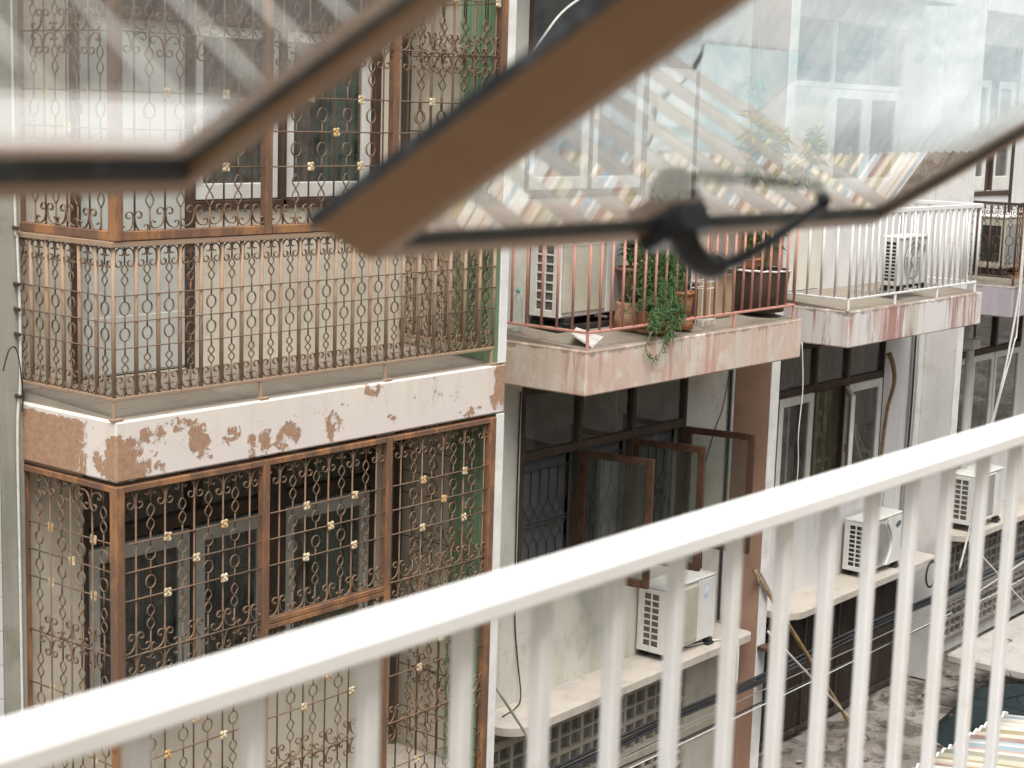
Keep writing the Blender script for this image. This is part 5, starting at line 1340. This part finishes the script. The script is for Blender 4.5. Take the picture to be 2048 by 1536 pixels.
# ------------------------------------------------------------------ white railing in the foreground
t = thing('balcony_railing', 'white flat-topped steel railing crossing the foreground in soft focus', 'balcony railing', (1.0, 1.06, -1.5), 'balcony railings')
RY, RZ = 1.03, -.482
mb = MB(); mb.box(-2.4, 2.80, RY, RY + .074, RZ - .021, RZ, .003); part('top_rail', mb, M['rail_white'], t)
mb = MB(); mb.box(-2.4, 2.79, RY + .024, RY + .05, -1.40, -1.375, .003); part('bottom_rail', mb, M['rail_white'], t)
mb = MB(); mb.box(0, .0195, 0, .0175, -1.376, RZ - .0205, .002); bm = mb.mesh('baluster', M['rail_white'])
xs = [.92, 1.059, 1.189, 1.313, 1.44, 1.558, 1.68, 1.799, 1.914, 2.03, 2.15, 2.266, 2.387, 2.507]
xs = [x * 1.054 for x in xs]
xs = [xs[0] - .128 * k for k in range(24, 0, -1)] + xs
for x in xs: inst('baluster', bm, t, (x, RY + .0245, 0))
for x in (-2.3, -.6, 2.74):
    mb = MB(); mb.box(x, x + .03, RY + .02, RY + .05, -1.55, -1.402, .003); part('foot', mb, M['rail_white'], t)

# ------------------------------------------------------------------ the two sashes propped open over the lens
def sash(label, P, th, a0, a1, L, seed, gq=.0068, fv=.016):
    th = math.radians(th); s = Vector((0, -math.cos(th), math.sin(th))); n = Vector((0, math.sin(th), math.cos(th))); P = Vector(P)
    t = thing('awning_window', label, 'window', ((a0 + a1) / 2, P.y, P.z), 'open awning windows of the near building')
    b0, b1 = -.003, L + .003
    def pt(a, b, q): return tuple(P + Vector((1, 0, 0)) * (a - P.x) + s * b + n * q)
    def ring(prof):
        mb = MB(); k = len(prof)
        for w, v, q in prof:
            for a, b in ((a0 + w, b0 + v), (a1 - w, b0 + v), (a1 - w, b1 - v), (a0 + w, b1 - v)): mb.v.append(pt(a, b, q))
        for i in range(k):
            j = (i + 1) % k
            for c in range(4): d = (c + 1) % 4; mb.f.append((i * 4 + c, j * 4 + c, j * 4 + d, i * 4 + d))
        return mb
    part('frame', ring([(0, 0, .027), (.029, .003, .001), (.032, .0035, 0), (.044, fv, 0), (.044, fv, gq + .0055), (.018, fv * .4, .033), (0, 0, .033)]), M['sash'], t)
    part('seal', ring([(-.0035, -.001, .027), (-.0005, -.0005, .027), (-.0005, -.0005, .0345), (-.0035, -.001, .0345)]), M['gasket'], t)
    mb = MB()
    for lo, sg in ((b0, 1), (b1, -1)):          # glazing rubber along the lower and upper rails, then down the stiles
        q = [(lo + sg * (fv + .0006), .0012), (lo + sg * (fv + .005), .0022), (lo + sg * (fv + .011), gq), (lo + sg * (fv + .0006), gq)]
        k = len(mb.v)
        for a in (a0 + .0447, a1 - .0447): mb.v += [pt(a, bb, qq) for bb, qq in q]
        mb.f += [(k + i, k + (i + 1) % 4, k + 4 + (i + 1) % 4, k + 4 + i) for i in range(4)] + [(k + 3, k + 2, k + 1, k), (k + 4, k + 5, k + 6, k + 7)]
    for lo, sg in ((a0, 1), (a1, -1)):
        q = [(lo + sg * .0447, gq - .003), (lo + sg * .0475, gq - .001), (lo + sg * .048, gq), (lo + sg * .0447, gq)]
        k = len(mb.v)
        for bb in (b0 + fv + .012, b1 - fv - .012): mb.v += [pt(a, bb, qq) for a, qq in q]
        mb.f += [(k + i, k + (i + 1) % 4, k + 4 + (i + 1) % 4, k + 4 + i) for i in range(4)] + [(k + 3, k + 2, k + 1, k), (k + 4, k + 5, k + 6, k + 7)]
    part('gasket', mb, M['gasket'], t)
    mb = MB(); w, v = .0446, fv + .0006
    c = [(a0 + w, b0 + v), (a1 - w, b0 + v), (a1 - w, b1 - v), (a0 + w, b1 - v)]
    mb.add([pt(a, b, gq + .0002) for a, b in c] + [pt(a, b, gq + .0042) for a, b in c], [(3, 2, 1, 0), (4, 5, 6, 7), (0, 1, 5, 4), (1, 2, 6, 5), (2, 3, 7, 6), (3, 0, 4, 7)])
    part('pane', mb, M['glass_sash'], t)
    return t, pt
tr, pt = sash('brown framed awning window propped open at right, black latch on its lower rail', (0, .75, -.097), 31, .757, 1.510, .60, 1, .0055, .019)
mb = MB()
base = [(1.083, .004), (1.135, .004), (1.130, .044), (1.088, .044)]
mb.add([pt(a, b, -.012) for a, b in base] + [pt(a, b, .0105) for a, b in base], [(0, 1, 2, 3), (7, 6, 5, 4), (0, 4, 5, 1), (1, 5, 6, 2), (2, 6, 7, 3), (3, 7, 4, 0)])
lt = part('latch', mb, M['latch'], tr)
mb = MB(); mb.tube(catmull([(1.104, .722, -.080), (1.112, .722, -.096), (1.125, .721, -.109), (1.143, .720, -.117), (1.157, .718, -.116)], 4), .0125, 10, .010)
part('latch_body', mb, M['latch'], lt, True)
mb = MB(); P2 = catmull([(1.143, .720, -.118), (1.175, .716, -.114), (1.215, .710, -.101), (1.25, .704, -.085), (1.285, .70, -.070)], 5); mb.tube(P2, .0058, 8, .0036); mb.lathe((1.287, .70, -.075), [(.003, 0), (.0065, .004), (.0065, .011), (.003, .015)], 10)
part('lever', mb, M['latch'], lt, True)
sash('brown framed awning window propped open at left, cut by the picture edge', (0, .768, -.0540), 27.5, -.10, .682, .60, 2, .010, .021)

# ------------------------------------------------------------------ near building behind the viewer, unseen gallery shaped to light the foreground
h = thing('apartment_building', 'near building from which the view is taken, unseen open gallery shaped to light the foreground', 'building', (8, -2, -6.2))
mb = MB(); mb.box(-9, 34, .07, .17, -6.2, -1.0, .006); part('wall', mb, M['facade_far'], h)
mb = MB(); mb.box(-9, 34, -3.1, -3.0, -1.62, 1.2, .006); part('bounce_wall', mb, M['bounce_paint'], h)  # unseen, height and paint chosen for skylight and bounce
mb = MB(); mb.box(-9, 34, -3.0, .069, -1.78, -1.62); part('bounce_floor', mb, M['bounce_paint'], h)  # unseen, added to throw light up at sashes and railing
mb = MB(); mb.box(-.9, 2.3, .10, .20, .2565, .30, .004); mb.box(.690, .738, .12, .19, -1.0, .256, .004); mb.box(-.9, -.85, .12, .19, -1.0, .256, .004); mb.box(2.25, 2.3, .12, .19, -1.0, .256, .004); part('window_frame', mb, M['sash'], h)
mb = MB(); mb.box(-2.4, 2.8, .172, 1.12, -1.66, -1.552, .01); part('balcony_floor', mb, M['facade_far'], h)

# ------------------------------------------------------------------ light, sky, camera
for o in list(COL.objects):
    if o.parent is None: o.location.z += CZ
EL, AZ = math.radians(63), math.radians(-44)       # sun high over the near building
sd = Vector((math.sin(AZ) * math.cos(EL), -math.cos(AZ) * math.cos(EL), math.sin(EL)))
L = bpy.data.lights.new('sun', 'SUN'); L.energy = 1.75; L.angle = math.radians(30); L.color = (1.0, .975, .94)
lo = bpy.data.objects.new('sun', L); COL.objects.link(lo); lo.rotation_euler = sd.to_track_quat('Z', 'Y').to_euler()
wd = bpy.data.worlds.new('World'); SC.world = wd; wd.use_nodes = True
nt = wd.node_tree; bg = nt.nodes['Background']
sk = nt.nodes.new('ShaderNodeTexSky'); sk.sky_type = 'NISHITA'; sk.sun_disc = False
sk.sun_elevation = EL; sk.sun_rotation = math.atan2(sd.x, sd.y); sk.air_density = 1.2; sk.dust_density = 6.0; sk.ozone_density = .6
hs = nt.nodes.new('ShaderNodeHueSaturation'); hs.inputs['Saturation'].default_value = .32
nt.links.new(sk.outputs[0], hs.inputs['Color']); nt.links.new(hs.outputs[0], bg.inputs['Color']); bg.inputs['Strength'].default_value = .15

f, yaw, pitch, roll = 3404.63, 0.89621537, 0.15928366, -0.03132911
cy, sy, cp, sp = math.cos(yaw), math.sin(yaw), math.cos(pitch), math.sin(pitch)
F = Vector((sy * cp, cy * cp, -sp)); r = Vector((cy, -sy, 0)); d = F.cross(r)
R2 = r * math.cos(roll) + d * math.sin(roll); D2 = -r * math.sin(roll) + d * math.cos(roll)
cam = bpy.data.cameras.new('camera'); co = bpy.data.objects.new('camera', cam); COL.objects.link(co)
co.matrix_world = Matrix(((R2.x, -D2.x, -F.x, 0), (R2.y, -D2.y, -F.y, 0), (R2.z, -D2.z, -F.z, CZ), (0, 0, 0, 1)))
cam.sensor_width = 36; cam.lens = f / 2048 * 36; cam.clip_start = .02; cam.clip_end = 1000
cam.dof.use_dof = True; cam.dof.focus_distance = 10.8; cam.dof.aperture_fstop = 7.4
SC.camera = co
SC.render.engine = 'CYCLES'
SC.cycles.max_bounces = 10; SC.cycles.transparent_max_bounces = 24; SC.cycles.glossy_bounces = 5
SC.cycles.use_denoising = True
SC.view_settings.view_transform = 'Standard'; SC.view_settings.look = 'None'; SC.view_settings.gamma = 1; SC.view_settings.use_curve_mapping = False
SC.view_settings.exposure = 0.44
